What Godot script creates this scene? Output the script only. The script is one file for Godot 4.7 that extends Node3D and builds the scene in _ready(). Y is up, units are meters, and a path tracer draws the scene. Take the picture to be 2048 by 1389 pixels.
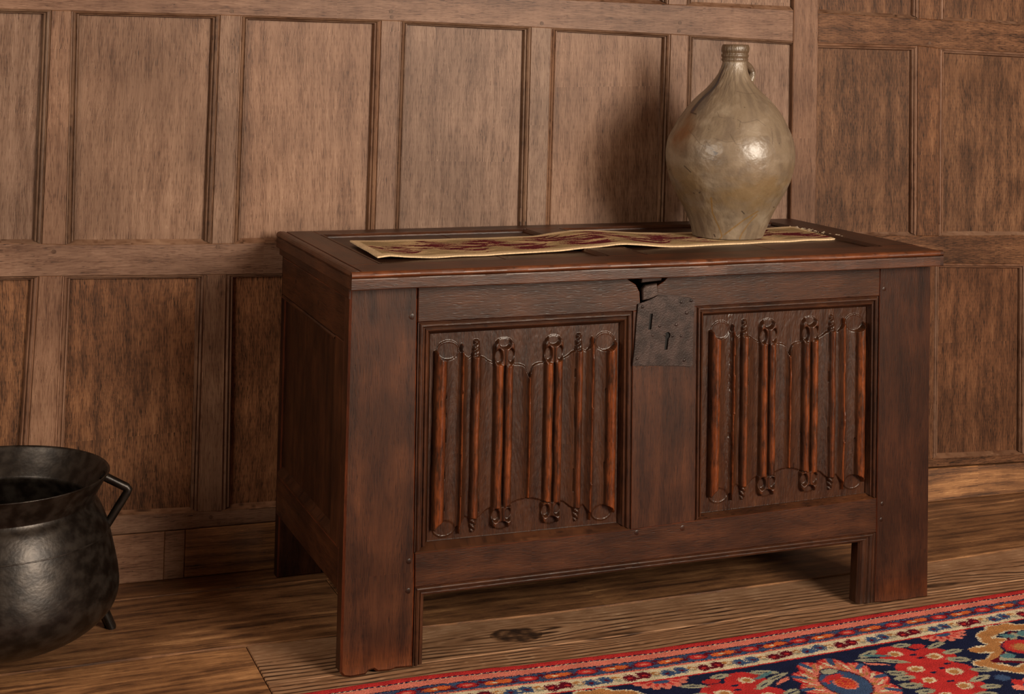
extends Node3D
# An old oak coffer with linenfold panels before a panelled wall: jug and runner on its lid, iron pot and rug on the floor.

const WALL_YAW := -0.02373
const WALL_AT := Vector3(0, 0, -0.562)

# ---------------------------------------------------------------- mesh builder
class MB:
	var v := PackedVector3Array()
	var n := PackedVector3Array()
	var uv := PackedVector2Array()
	var uv2 := PackedVector2Array()
	var c := PackedColorArray()
	var ix := PackedInt32Array()
	var gu := Vector3.RIGHT      # across the grain
	var gv := Vector3.UP         # along the grain
	var off := Vector2.ZERO
	var off2 := Vector2.ZERO
	var col := Color.WHITE
	func map_uv(p: Vector3) -> Vector2:
		return Vector2(p.dot(gu), p.dot(gv)) + off
	func add(p: Vector3, nn: Vector3, t: Vector2, cc: Color) -> int:
		v.append(p); n.append(nn); uv.append(t); uv2.append(Vector2(p.x + p.z * 0.7, p.y + p.z * 0.4) + off2); c.append(Color(cc.r * 0.3, cc.g * 0.3, cc.b * 0.3))   # kept in 8 bits: the material multiplies it up again
		return v.size() - 1
	func face(i: int, j: int, k: int) -> void:
		var cr := (v[j] - v[i]).cross(v[k] - v[i])
		if cr.dot(n[i] + n[j] + n[k]) > 0.0:
			ix.append_array([i, k, j])
		else:
			ix.append_array([i, j, k])
	func tri(a: Vector3, b: Vector3, d: Vector3, nn: Vector3) -> void:
		var i := add(a, nn, map_uv(a), col)
		var j := add(b, nn, map_uv(b), col)
		var k := add(d, nn, map_uv(d), col)
		face(i, j, k)
	func quad(a: Vector3, b: Vector3, d: Vector3, e: Vector3, hint: Vector3) -> void:
		var nn := (b - a).cross(d - a) + (d - a).cross(e - a)
		if nn.length() < 1e-14:
			return
		nn = nn.normalized()
		if nn.dot(hint) < 0.0:
			nn = -nn
		var i := add(a, nn, map_uv(a), col)
		var j := add(b, nn, map_uv(b), col)
		var k := add(d, nn, map_uv(d), col)
		var l := add(e, nn, map_uv(e), col)
		face(i, j, k)
		face(i, k, l)
	func grid(pts: Array, w: int, h: int, hint: Vector3, cols = null, uvs = null, wrap_w := false) -> void:
		# pts row by row; smooth normals
		var base := v.size()
		for y in h:
			for x in w:
				var xl: int = x - 1 if x > 0 else (w - 2 if wrap_w else 0)
				var xr: int = x + 1 if x < w - 1 else (1 if wrap_w else w - 1)
				var dx: Vector3 = pts[y * w + xr] - pts[y * w + xl]
				var dy: Vector3 = pts[mini(y + 1, h - 1) * w + x] - pts[maxi(y - 1, 0) * w + x]
				var nn := dx.cross(dy).normalized()
				var hh := hint
				if hint == Vector3.ZERO:   # outward from the y axis through the origin
					hh = Vector3.ONE
				if hint != Vector3.ZERO and nn.dot(hh) < 0.0:
					nn = -nn
				var p: Vector3 = pts[y * w + x]
				add(p, nn, uvs[y * w + x] if uvs != null else map_uv(p), cols[y * w + x] if cols != null else col)
		for y in h - 1:
			for x in w - 1:
				var i := base + y * w + x
				face(i, i + 1, i + w + 1)
				face(i, i + w + 1, i + w)
	func mesh() -> ArrayMesh:
		var a := []
		a.resize(Mesh.ARRAY_MAX)
		a[Mesh.ARRAY_VERTEX] = v; a[Mesh.ARRAY_NORMAL] = n; a[Mesh.ARRAY_TEX_UV] = uv; a[Mesh.ARRAY_TEX_UV2] = uv2
		a[Mesh.ARRAY_COLOR] = c; a[Mesh.ARRAY_INDEX] = ix
		var m := ArrayMesh.new()
		m.add_surface_from_arrays(Mesh.PRIMITIVE_TRIANGLES, a)
		return m

var rng := RandomNumberGenerator.new()
var wear := []
var rub := Color(1.12, 1.08, 1.02)      # how much paler the rubbed arrises of a member are
var M := {}
var FLAT := Transform3D(Basis(Vector3(1, 0, 0), Vector3(0, 0, -1), Vector3(0, 1, 0)), Vector3.ZERO)      # local (x, -z) on a level plane facing up
var LEFT := Transform3D(Basis(Vector3(0, 0, 1), Vector3(0, 1, 0), Vector3(-1, 0, 0)), Vector3.ZERO)     # local (z, y) on a plane facing left

func obj(called: String, mb, mat: Material, parent: Node, at := Transform3D()) -> MeshInstance3D:
	var o := MeshInstance3D.new()
	o.name = called
	o.mesh = mb.mesh() if mb is MB else mb
	o.material_override = mat
	o.transform = at
	parent.add_child(o, true)
	return o

func root(called: String, label: String, category: String, kind := "") -> Node3D:
	var o := Node3D.new()
	o.name = called
	add_child(o, true)
	return tag(o, label, category, kind)

func tag(o: Node3D, label: String, category := "", kind := "") -> Node3D:
	o.set_meta("label", label)
	if category:
		o.set_meta("category", category)
	if kind:
		o.set_meta("kind", kind)
	return o

func pl(p: Array, x: float) -> float:
	# piecewise linear: p = [x0, y0, x1, y1, ...]
	if x <= p[0]:
		return p[1]
	for i in range(2, p.size(), 2):
		if x <= p[i]:
			return lerpf(p[i - 1], p[i + 1], (x - p[i - 2]) / (p[i] - p[i - 2]))
	return p[p.size() - 1]

func tint(spread := 0.1) -> Color:
	var k := 1.0 + rng.randf_range(-spread, spread)
	var w := rng.randf_range(-0.04, 0.04)
	return Color(k * (1.0 + w), k, k * (1.0 - w))

func roff() -> Vector2:
	return Vector2(rng.randf() * 7.0, rng.randf() * 7.0)

func inset(p: PackedVector2Array, d: float) -> PackedVector2Array:
	var out := PackedVector2Array()
	var m := p.size()
	for i in m:
		var e0 := (p[i] - p[(i + m - 1) % m]).normalized()
		var e1 := (p[(i + 1) % m] - p[i]).normalized()
		var n0 := Vector2(-e0.y, e0.x)
		var n1 := Vector2(-e1.y, e1.x)
		var b := n0 + n1
		var k := maxf(b.length_squared() * 0.5, 0.25)
		out.append(p[i] + b * d / k)
	return out

func slab(poly: PackedVector2Array, z0: float, z1: float, bev: float, along_x: bool, col: Color, mb: MB = null) -> MB:
	# a flat member: outline in its own plane, front at z0, back at z1, a small bevel round the front
	var p := poly
	var area := 0.0
	for i in p.size():
		area += p[i].cross(p[(i + 1) % p.size()])
	if area < 0.0:
		p.reverse()
	if mb == null:
		mb = MB.new()
	if along_x:
		mb.gu = Vector3(0, 1, 0.8)
		mb.gv = Vector3(1, 0, 0.1)
	else:
		mb.gu = Vector3(1, 0, 0.8)
		mb.gv = Vector3(0, 1, 0.1)
	mb.off = roff()
	mb.off2 = roff() * 0.0
	mb.col = col
	var q := inset(p, bev)
	var pieces := [q]
	if wear.size():      # cut into level bands, so that the scuffed foot can be paler than the rest
		pieces = []
		for b in wear.size() - 1:
			pieces.append_array(Geometry2D.intersect_polygons(q, rect(-9, wear[b], 9, wear[b + 1])))
	for r in pieces:
		var idx := Geometry2D.triangulate_polygon(r)
		for t in range(0, idx.size(), 3):
			mb.tri(_v(r[idx[t]], z0), _v(r[idx[t + 1]], z0), _v(r[idx[t + 2]], z0), Vector3(0, 0, 1))
	if wear.size():
		for i in mb.c.size():
			var k: Color = Color(2.7, 2.2, 1.55).lerp(Color(1, 1, 1), smoothstep(0.0, 0.065, mb.v[i].y))
			mb.c[i] = mb.c[i] * k
	var idb := Geometry2D.triangulate_polygon(p)
	for t in range(0, idb.size(), 3):
		mb.tri(_v(p[idb[t]], z1), _v(p[idb[t + 1]], z1), _v(p[idb[t + 2]], z1), Vector3(0, 0, -1))
	for i in p.size():
		var j := (i + 1) % p.size()
		var e := (p[j] - p[i]).normalized()
		var o := Vector3(e.y, -e.x, 0)
		mb.col = col * rub
		mb.quad(_v(q[i], z0), _v(q[j], z0), _v(p[j], z0 - bev), _v(p[i], z0 - bev), o + Vector3(0, 0, 1))
		mb.col = col
		mb.quad(_v(p[i], z0 - bev), _v(p[j], z0 - bev), _v(p[j], z1), _v(p[i], z1), o)
	return mb

func _v(p: Vector2, z: float) -> Vector3:
	return Vector3(p.x, p.y, z)

func rect(x0: float, y0: float, x1: float, y1: float) -> PackedVector2Array:
	return PackedVector2Array([Vector2(x0, y0), Vector2(x1, y0), Vector2(x1, y1), Vector2(x0, y1)])

func poly(a: Array) -> PackedVector2Array:
	var out := PackedVector2Array()
	for i in range(0, a.size(), 2):
		out.append(Vector2(a[i], a[i + 1]))
	return out

func strip(oa: Vector2, ob: Vector2, ia: Vector2, ib: Vector2, prof: Array, col: Color, mb: MB = null, n_sub := 1) -> MB:
	# a moulding between an outer and an inner edge: prof = [t, depth, t, depth, ...]
	if mb == null:
		mb = MB.new()
	var dir := (ob - oa).normalized()
	mb.gv = Vector3(dir.x, dir.y, 0)
	mb.gu = Vector3(-dir.y, dir.x, 0.9)
	mb.off = roff()
	mb.col = col
	for i in range(0, prof.size() - 2, 2):
		# old wax pales the quirks, hands rub the beads
		mb.col = col
		if prof.size() == 26 and i == 2:
			mb.col = col * 1.45
		elif prof.size() == 28 and (i == 6 or i == 8):
			mb.col = col * Color(1.7, 1.25, 0.95)
		for s in n_sub:
			var f0 := float(s) / n_sub
			var f1 := float(s + 1) / n_sub
			var o0 := oa.lerp(ob, f0); var o1 := oa.lerp(ob, f1); var i0 := ia.lerp(ib, f0); var i1 := ia.lerp(ib, f1)
			mb.quad(_v(o0.lerp(i0, prof[i]), prof[i + 1]), _v(o1.lerp(i1, prof[i]), prof[i + 1]), _v(o1.lerp(i1, prof[i + 2]), prof[i + 3]), _v(o0.lerp(i0, prof[i + 2]), prof[i + 3]), Vector3(0, 0, 1))
	return mb

func lathe(prof: Array, seg: int, col: Color, lean: Array = [], mb: MB = null, vh := 0.0) -> MB:
	# prof = [r, y, ...] from the bottom up outside (and on down inside); lean = [y, dx, ...]
	if mb == null:
		mb = MB.new()
	var pts := []
	var uvs := []
	var h := prof.size() / 2
	var run := 0.0
	for k in h:
		if k > 0:
			run += Vector2(prof[k * 2] - prof[k * 2 - 2], prof[k * 2 + 1] - prof[k * 2 - 1]).length()
		for s in seg + 1:
			var a := TAU * s / seg
			var dx := pl(lean, prof[k * 2 + 1]) if lean.size() else 0.0
			pts.append(Vector3(prof[k * 2] * sin(a) + dx, prof[k * 2 + 1], prof[k * 2] * cos(a)))
			uvs.append(Vector2(float(s) / seg, 1.0 - prof[k * 2 + 1] / vh if vh > 0.0 else run))
	mb.col = col
	mb.grid(pts, seg + 1, h, Vector3.ZERO, null, uvs, true)
	return mb

func smooth_prof(p: Array, steps: int) -> Array:
	# Catmull-Rom through [r, y, ...]
	var out := []
	var m := p.size() / 2
	for i in m - 1:
		var a := Vector2(p[maxi(i - 1, 0) * 2], p[maxi(i - 1, 0) * 2 + 1])
		var b := Vector2(p[i * 2], p[i * 2 + 1])
		var c := Vector2(p[i * 2 + 2], p[i * 2 + 3])
		var d := Vector2(p[mini(i + 2, m - 1) * 2], p[mini(i + 2, m - 1) * 2 + 1])
		for s in steps:
			var q := b.cubic_interpolate(c, a, d, float(s) / steps)
			out.append_array([maxf(q.x, 0.0), q.y])
	out.append_array([p[m * 2 - 2], p[m * 2 - 1]])
	return out

func tube(path: Array, r: float, sides: int, col: Color, mb: MB = null, flat := 1.0) -> MB:
	if mb == null:
		mb = MB.new()
	var pts := []
	var uvs := []
	for i in path.size():
		var t: Vector3 = (path[mini(i + 1, path.size() - 1)] - path[maxi(i - 1, 0)]).normalized()
		var side := t.cross(Vector3(0.1, 0.2, 1).normalized()).normalized()
		var up := side.cross(t).normalized()
		for s in sides + 1:
			var a := TAU * s / sides
			pts.append(path[i] + (side * cos(a) - up * sin(a) * flat) * r)
			uvs.append(Vector2(float(s) / sides * 0.1, i * 0.02))
	mb.col = col
	mb.grid(pts, sides + 1, path.size(), Vector3.ZERO, null, uvs, true)
	for e in [0, path.size() - 1]:
		var nn: Vector3 = (path[e] - path[1 if e == 0 else path.size() - 2]).normalized()
		for s in sides:
			mb.tri(path[e], pts[e * (sides + 1) + s], pts[e * (sides + 1) + s + 1], nn)
	return mb

# ---------------------------------------------------------------- textures
func nz(sd: int, w: int, h: int, freq: float, oct: int, rw: int, rh: int) -> PackedByteArray:
	var f := FastNoiseLite.new()
	f.seed = sd
	f.noise_type = FastNoiseLite.TYPE_SIMPLEX_SMOOTH
	f.frequency = freq
	f.fractal_octaves = oct
	f.fractal_type = FastNoiseLite.FRACTAL_FBM if oct > 1 else FastNoiseLite.FRACTAL_NONE
	var im := f.get_seamless_image(w, h)
	if im.get_format() != Image.FORMAT_L8:
		im.convert(Image.FORMAT_L8)
	if rw != w or rh != h:
		im.resize(rw, rh, Image.INTERPOLATE_CUBIC)
	return im.get_data()

func lut(cols: Array) -> PackedByteArray:
	var g := Gradient.new()
	g.offsets = PackedFloat32Array()
	g.colors = PackedColorArray()
	var o := PackedFloat32Array()
	var c := PackedColorArray()
	for i in range(0, cols.size(), 2):
		o.append(cols[i]); c.append(Color(cols[i + 1]))
	g.offsets = o
	g.colors = c
	var out := PackedByteArray()
	for i in 256:
		var k := g.sample(i / 255.0)
		out.append_array([int(k.r * 255), int(k.g * 255), int(k.b * 255)])
	return out

func tex_rgb(w: int, h: int, d: PackedByteArray) -> ImageTexture:
	return ImageTexture.create_from_image(Image.create_from_data(w, h, false, Image.FORMAT_RGB8, d))

func tex_l(w: int, h: int, d: PackedByteArray) -> ImageTexture:
	return ImageTexture.create_from_image(Image.create_from_data(w, h, false, Image.FORMAT_L8, d))

func wood(sd: int, w: int, h: int, o: Dictionary) -> Array:
	# [colour, height] of wood with its grain upright
	var A := nz(sd, w, h / int(o.get("fine_len", 24)), 0.42, 2, w, h)
	var B := nz(sd + 1, w, h / 64, 0.035, 3, w, h)
	var P := nz(sd + 2, w, h / int(o.get("pore_len", 14)), 0.75, 1, w, h)
	var F := nz(sd + 3, w / 2, h / 6, 0.035, 4, w, h)
	var Q := nz(sd + 4, w, h / 8, 0.6, 1, w, h)
	var W := nz(sd + 5, 64, 32, 0.05, 2, w, h)
	var L := lut(o.cols)
	var fa: float = o.get("fine", 0.4) / 255.0
	var ba: float = o.get("band", 0.4) / 255.0
	var fb: float = o.get("fig", 0.3) / 255.0
	var th: int = o.get("pore_at", 80)
	var pa: float = o.get("pore", 0.3) / th
	var tq: int = o.get("fleck_at", 195)
	var qa: float = o.get("fleck", 0.3) / 60.0
	var wa: int = o.get("warp", 40)
	var rings: float = o.get("ring", 0.0)
	var rk: float = o.get("ring_n", 24.0) * TAU / w
	var alb := PackedByteArray()
	alb.resize(w * h * 3)
	var hgt := PackedByteArray()
	hgt.resize(w * h)
	var mask := w - 1
	var i := 0
	for y in h:
		var row := y * w
		for x in w:
			var ww := ((W[i] - 128) * wa) >> 7
			var j := row + ((x + ww) & mask)
			var t := 0.5 + (A[j] - 128) * fa + (B[j] - 128) * ba + (F[i] - 128) * fb
			if rings > 0.0:
				var s := sin((x + ww * 2.0) * rk + (F[i] - 128) * 0.03)
				t -= rings * s * s * s
			var hh := 170.0 + (A[j] - 128) * 0.25
			var p := P[j]
			if p < th:
				var k := (th - p) * pa
				t -= k
				hh -= k * 260.0
			var q := Q[j]
			if q > tq:
				t += (q - tq) * qa
			var c := clampi(int(t * 255.0), 0, 255) * 3
			var i3 := i * 3
			alb[i3] = L[c]
			alb[i3 + 1] = L[c + 1]
			alb[i3 + 2] = L[c + 2]
			hgt[i] = clampi(int(hh), 0, 255)
			i += 1
	return [tex_rgb(w, h, alb), tex_l(w, h, hgt)]

func knot_board(w: int, h: int) -> Array:
	# old pine with its grain across the picture (x along the board), a knot at a quarter of its length; 2 m x 0.5 m
	var N := nz(901, w / 8, h / 2, 0.02, 3, w, h)
	var A := nz(902, w / 16, h, 0.3, 2, w, h)
	var D := nz(903, w / 4, h / 4, 0.04, 3, w, h)
	var S := nz(904, w / 4, h / 2, 0.12, 2, w, h)
	var L := lut([0.0, "20120a", 0.22, "3c2819", 0.5, "72543d", 0.75, "8c6f57", 1.0, "b09478"])
	var alb := PackedByteArray()
	alb.resize(w * h * 3)
	var hgt := PackedByteArray()
	hgt.resize(w * h)
	var kx := [0.360, 1.28, 1.86]           # knots: metres along, metres towards the wall
	var ky := [0.085, 0.05, 0.03]
	var kr := [0.027, 0.0, 0.0]
	var kg := [1.0, 0.35, 0.9]
	var i := 0
	for y in h:
		var v := 0.30 - 0.5 * y / h          # towards the wall
		for x in w:
			var u := 2.0 * x / w - 0.13
			var g := v * 132.0 + (N[i] - 128) * 0.007
			var knot := 0.0
			for k in 3:
				var du: float = (u - kx[k]) / 0.17
				var dv: float = v - ky[k]
				if absf(du) < 2.2 and absf(dv) < 0.2:
					var e: float = exp(-du * du * 1.6) * kg[k]
					var s := clampf(dv / 0.012, -1.0, 1.0)
					g += -s * e * 4.2 * exp(-absf(dv) / 0.040)
					if kr[k] > 0.0:
						var r: float = sqrt(du * du * 0.17 * 0.17 * 0.55 + dv * dv) / kr[k]
						knot = maxf(knot, 1.0 - r * 0.72)
			g += 4.6 * exp(-pow((v - 0.012) / 0.020, 2.0)) * (smoothstep(0.34, 0.54, u) - smoothstep(0.56, 0.90, u))
			g += 3.4 * exp(-pow((v - 0.055) / 0.026, 2.0)) * (smoothstep(1.28, 1.56, u) - smoothstep(1.58, 1.95, u))
			var sw := 0.5 + 0.5 * sin(g * TAU * 0.5)
			var fade := clampf((0.150 - v) / 0.06, 0.12, 1.0)
			var t := 0.60 + (A[i] - 128) * 0.0014 + (D[i] - 128) * 0.0012
			var line := pow(sw, 3.5) * fade * clampf(0.75 + (D[i] - 128) * 0.006, 0.1, 1.2)
			t -= line * 0.56
			if S[i] > 185:
				t += (S[i] - 185) * 0.004
			if knot > 0.0:
				t = lerpf(t, 0.10 + (A[i] - 100) * 0.0016 + (D[(i * 3) % (w * h)] - 128) * 0.0026, clampf(knot * 4.0 + (D[i] - 128) * 0.01, 0.0, 0.95))
			var c := clampi(int(t * 255.0), 0, 255) * 3
			alb[i * 3] = L[c]; alb[i * 3 + 1] = L[c + 1]; alb[i * 3 + 2] = L[c + 2]
			hgt[i] = clampi(int(190.0 - (1.0 - line) * 70.0 + (A[i] - 128) * 0.3), 0, 255)
			i += 1
	return [tex_rgb(w, h, alb), tex_l(w, h, hgt)]

func blotch(sd: int, w: int, freq: float, lo: float, hi: float, warm: float) -> ImageTexture:
	var A := nz(sd, w, w, freq, 5, w, w)
	var d := PackedByteArray()
	d.resize(w * w * 3)
	for i in w * w:
		var k := lerpf(lo, hi, smoothstep(0.15, 0.85, A[i] / 255.0))
		d[i * 3] = clampi(int(255 * k), 0, 255)
		d[i * 3 + 1] = clampi(int(255 * (k - warm * (1.0 - k))), 0, 255)
		d[i * 3 + 2] = clampi(int(255 * (k - warm * 1.6 * (1.0 - k))), 0, 255)
	return tex_rgb(w, w, d)

func wood_mat(called: String, t: Array, rough: float, spec: float, scale: float, relief: float, detail: Texture2D, dscale: float, gain := 1.0) -> StandardMaterial3D:
	var m := StandardMaterial3D.new()
	m.resource_name = called
	m.albedo_texture = t[0]
	m.albedo_color = (Color(1, 1, 1) * (gain / 0.3)).linear_to_srgb()
	m.albedo_color.a = 1.0
	m.roughness = rough
	m.metallic_specular = spec
	m.vertex_color_use_as_albedo = true
	m.uv1_scale = Vector3(scale, scale, 1)
	m.heightmap_enabled = true
	m.heightmap_texture = t[1]
	m.heightmap_scale = relief
	if detail:
		m.detail_enabled = true
		m.detail_albedo = detail
		m.detail_blend_mode = BaseMaterial3D.BLEND_MODE_MUL
		m.detail_uv_layer = BaseMaterial3D.DETAIL_UV_2
		m.uv2_scale = Vector3(dscale, dscale, 1)
	return m

func plain(called: String, c: Color, rough: float, metal := 0.0, spec := 0.5) -> StandardMaterial3D:
	var m := StandardMaterial3D.new()
	m.resource_name = called
	m.albedo_color = (c.srgb_to_linear() * (1.0 / 0.3)).linear_to_srgb()
	m.albedo_color.a = 1.0
	m.roughness = rough
	m.metallic = metal
	m.metallic_specular = spec
	m.vertex_color_use_as_albedo = true
	return m

# ---------------------------------------------------------------- the scene
func _ready() -> void:
	rng.seed = 7
	# camera: level room seen a little from the left, lens shifted down
	var cam := Camera3D.new()
	cam.name = "camera"
	add_child(cam)
	cam.transform = Transform3D(Basis(Vector3(0.92804801, 0.02161349, 0.37183295), Vector3(-0.03612235, 0.99883177, 0.03209784), Vector3(-0.37070482, -0.04321981, 0.92774457)), Vector3(-0.73227, 1.09744, 2.55814))
	cam.projection = Camera3D.PROJECTION_FRUSTUM
	cam.near = 0.05
	cam.far = 60.0
	cam.size = 0.05 * 1389.0 / 3023.54
	cam.frustum_offset = Vector2(0.0, -0.05 * 737.2 / 3023.54)
	cam.current = true
	# environment
	var we := WorldEnvironment.new()
	we.name = "environment"
	var env := Environment.new()
	env.background_mode = Environment.BG_SKY
	var sky := Sky.new()
	sky.sky_material = PhysicalSkyMaterial.new()
	env.sky = sky
	env.background_energy_multiplier = 0.5
	env.tonemap_mode = Environment.TONE_MAPPER_LINEAR
	env.tonemap_exposure = 1.06
	env.sdfgi_enabled = true
	env.ssao_enabled = true
	env.ssil_enabled = true
	we.environment = env
	add_child(we)
	# soft key light at a window added opposite the coffer; daylight through the left window
	area("softbox_key", Vector3(1.75, 1.62, 3.52), Vector3(0.75, 0.75, -0.3), Vector2(1.4, 1.4), 27.0, Color(1.0, 0.94, 0.86))
	area("side_daylight", Vector3(-2.52, 1.55, 1.3), Vector3(0.3, 0.7, 0.4), Vector2(1.5, 1.3), 6.0, Color(1.0, 0.94, 0.86))
	materials()
	wall_back()
	floor_boards()
	room_shell()
	coffer()
	jug()
	runner()
	iron_pot()
	rug()

func area(called: String, at: Vector3, to: Vector3, size: Vector2, energy: float, c: Color) -> void:
	var l := AreaLight3D.new()
	l.name = called
	l.area_size = size
	l.light_energy = energy
	l.light_color = c
	l.area_range = 12.0
	l.area_attenuation = 2.0
	l.shadow_enabled = true
	add_child(l)
	l.look_at_from_position(at, to)

func materials() -> void:
	var bw := blotch(31, 512, 0.010, 0.86, 1.0, 0.10)
	var bc := blotch(41, 512, 0.012, 0.80, 1.0, 0.05)
	var pale := wood(11, 1024, 1024, {"cols": [0.0, "2e2018", 0.3, "654837", 0.5, "826451", 0.7, "90725e", 1.0, "c4a48a"], "fine": 0.42, "band": 0.22, "fig": 0.20, "pore": 0.34, "pore_at": 96, "fleck": 0.24, "fleck_at": 200, "warp": 7})
	var coarse := wood(21, 1024, 1024, {"cols": [0.0, "22160c", 0.3, "573a28", 0.5, "7b543a", 0.7, "90674a", 1.0, "c09a78"], "fine": 0.50, "band": 0.22, "fig": 0.30, "pore": 0.46, "pore_at": 112, "pore_len": 11, "fleck": 0.22, "fleck_at": 204, "warp": 10})
	var red := wood(51, 1024, 1024, {"cols": [0.0, "110905", 0.3, "301a10", 0.5, "472919", 0.7, "58341f", 1.0, "8c5f40"], "fine": 0.36, "band": 0.22, "fig": 0.26, "pore": 0.30, "pore_at": 92, "fleck": 0.18, "fleck_at": 206, "warp": 8})
	var pine := wood(61, 1024, 1024, {"cols": [0.0, "1c1008", 0.3, "4c3423", 0.5, "6b4d34", 0.7, "836244", 1.0, "b89873"], "fine": 0.42, "band": 0.42, "fig": 0.30, "pore": 0.30, "pore_at": 92, "pore_len": 20, "fine_len": 64, "fleck": 0.26, "fleck_at": 200, "warp": 5, "ring": 0.05, "ring_n": 40})
	var knot := knot_board(2048, 512)
	M.pale = wood_mat("pale_oak", pale, 0.50, 0.34, 1.15, 0.05, bw, 0.55, 0.88)
	M.coarse = wood_mat("coarse_oak", coarse, 0.55, 0.30, 1.25, 0.07, bw, 0.7, 0.62)  # low gain also paints the falloff of light into the right panels
	M.red = wood_mat("dark_polished_oak", red, 0.37, 0.38, 1.3, 0.06, bc, 0.9, 0.68)
	M.dull = wood_mat("unpolished_dark_oak", red, 0.75, 0.2, 1.3, 0.05, bc, 0.9, 0.8)
	M.lid = wood_mat("rubbed_lid_oak", red, 0.42, 0.42, 1.3, 0.06, bc, 0.9, 0.85)
	M.fold = wood_mat("carved_oak", red, 0.32, 0.42, 1.3, 0.05, null, 1.0, 0.68)
	M.pine = wood_mat("old_floor_pine", pine, 0.5, 0.5, 1.2, 0.06, bw, 0.9, 1.5)
	M.knot = wood_mat("knotty_floor_pine", knot, 0.55, 0.5, 1.0, 0.09, null, 1.0, 1.35)
	M.dark = plain("painted_hole_shade", Color(0.035, 0.022, 0.015), 0.9)
	M.plaster = plain("old_plaster", Color(0.50, 0.42, 0.34), 0.9)
	M.glow = plain("lit_window_glass", Color(0.5, 0.5, 0.5), 0.3)
	M.glow.emission_enabled = true
	M.glow.emission = Color(1.0, 0.94, 0.86)
	M.glow.emission_energy_multiplier = 1.2
	# iron
	var inz := blotch(71, 512, 0.02, 0.55, 1.0, 0.12)
	var inh := tex_l(512, 512, nz(72, 512, 512, 0.09, 3, 512, 512))
	M.iron = plain("cast_iron", Color(0.19, 0.165, 0.145), 0.37, 0.55, 0.5)
	M.iron.albedo_texture = inz
	M.iron.uv1_scale = Vector3(3, 3, 1)
	M.iron.heightmap_enabled = true
	M.iron.heightmap_texture = inh
	M.iron.heightmap_scale = 0.016
	M.lock = plain("lock_iron", Color(0.215, 0.165, 0.150), 0.42, 0.35, 0.4)
	M.lock.albedo_texture = blotch(73, 512, 0.012, 0.70, 1.0, 0.02)
	M.lock.heightmap_enabled = true
	M.lock.heightmap_texture = inh
	M.lock.heightmap_scale = 0.022
	M.lock.uv1_scale = Vector3(5, 5, 1)

# ---------------------------------------------------------------- panelled wall
const TRB := [-1.3, 1.1445, -0.5627, 1.1446, -0.1308, 1.1444, 0.2545, 1.1419, 0.6065, 1.1352, 0.9485, 1.1265, 1.2246, 1.1180]
const TRT := [-1.3, 1.214, 0.6536, 1.1993, 1.2246, 1.1927]
const MRT := [-1.3, 0.690, -0.5469, 0.6870, -0.4234, 0.6800, -0.1342, 0.6745, 0.0, 0.6733, 1.226, 0.6640]
const MRB := [-1.3, 0.632, -0.5447, 0.6209, -0.0040, 0.6086, 1.226, 0.5930]
const BRT := [-1.3, 0.150, -0.3038, 0.1402, -0.1442, 0.1322, 0.0046, 0.1275, 1.226, 0.1150]
const RTT := [1.2940, 1.1889, 1.8965, 1.1732, 2.7, 1.155]
const RTB := [1.2940, 1.1151, 1.5815, 1.1143, 1.6432, 1.1094, 1.8971, 1.1029, 2.7, 1.082]
const RMT := [1.2940, 0.6540, 1.5812, 0.6499, 1.9010, 0.6435, 2.7, 0.630]
const RMB := [1.2940, 0.5900, 1.6374, 0.5814, 1.9016, 0.5716, 2.7, 0.552]
const RBT := [1.2940, 0.1150, 1.6340, 0.1073, 1.9056, 0.0982, 2.7, 0.080]
const BRB := [-1.3, 0.106, -0.3142, 0.1017, -0.1743, 0.1004, 0.0033, 0.1001, 1.226, 0.0930, 1.6299, 0.0871, 1.9058, 0.0796, 2.7, 0.062]

func rail(w: Node, lo: Array, hi: Array, x0: float, x1: float, mat: Material, col: Color) -> void:
	var xs := [x0]
	for p in [lo, hi]:
		for i in range(0, p.size(), 2):
			if p[i] > x0 + 0.02 and p[i] < x1 - 0.02:
				xs.append(p[i])
	xs.append(x1)
	xs.sort()
	var a := PackedVector2Array()
	for x in xs:
		a.append(Vector2(x, pl(lo, x)))
	xs.reverse()
	for x in xs:
		a.append(Vector2(x, pl(hi, x)))
	obj("rail", slab(a, 0.0, -0.03, 0.0012, true, col), mat, w)

const MOULD := [0.0, 0.0, 0.03, -0.0025, 0.16, -0.0028, 0.22, -0.0006, 0.34, 0.0002, 0.46, -0.0012, 0.5, -0.0045, 0.56, -0.0042, 0.62, -0.0022, 0.74, -0.0024, 0.82, -0.0060, 0.86, -0.0125, 1.0, -0.0140]
const SILL := [0.0, 0.0, 0.12, -0.0012, 1.0, -0.0125]

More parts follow.
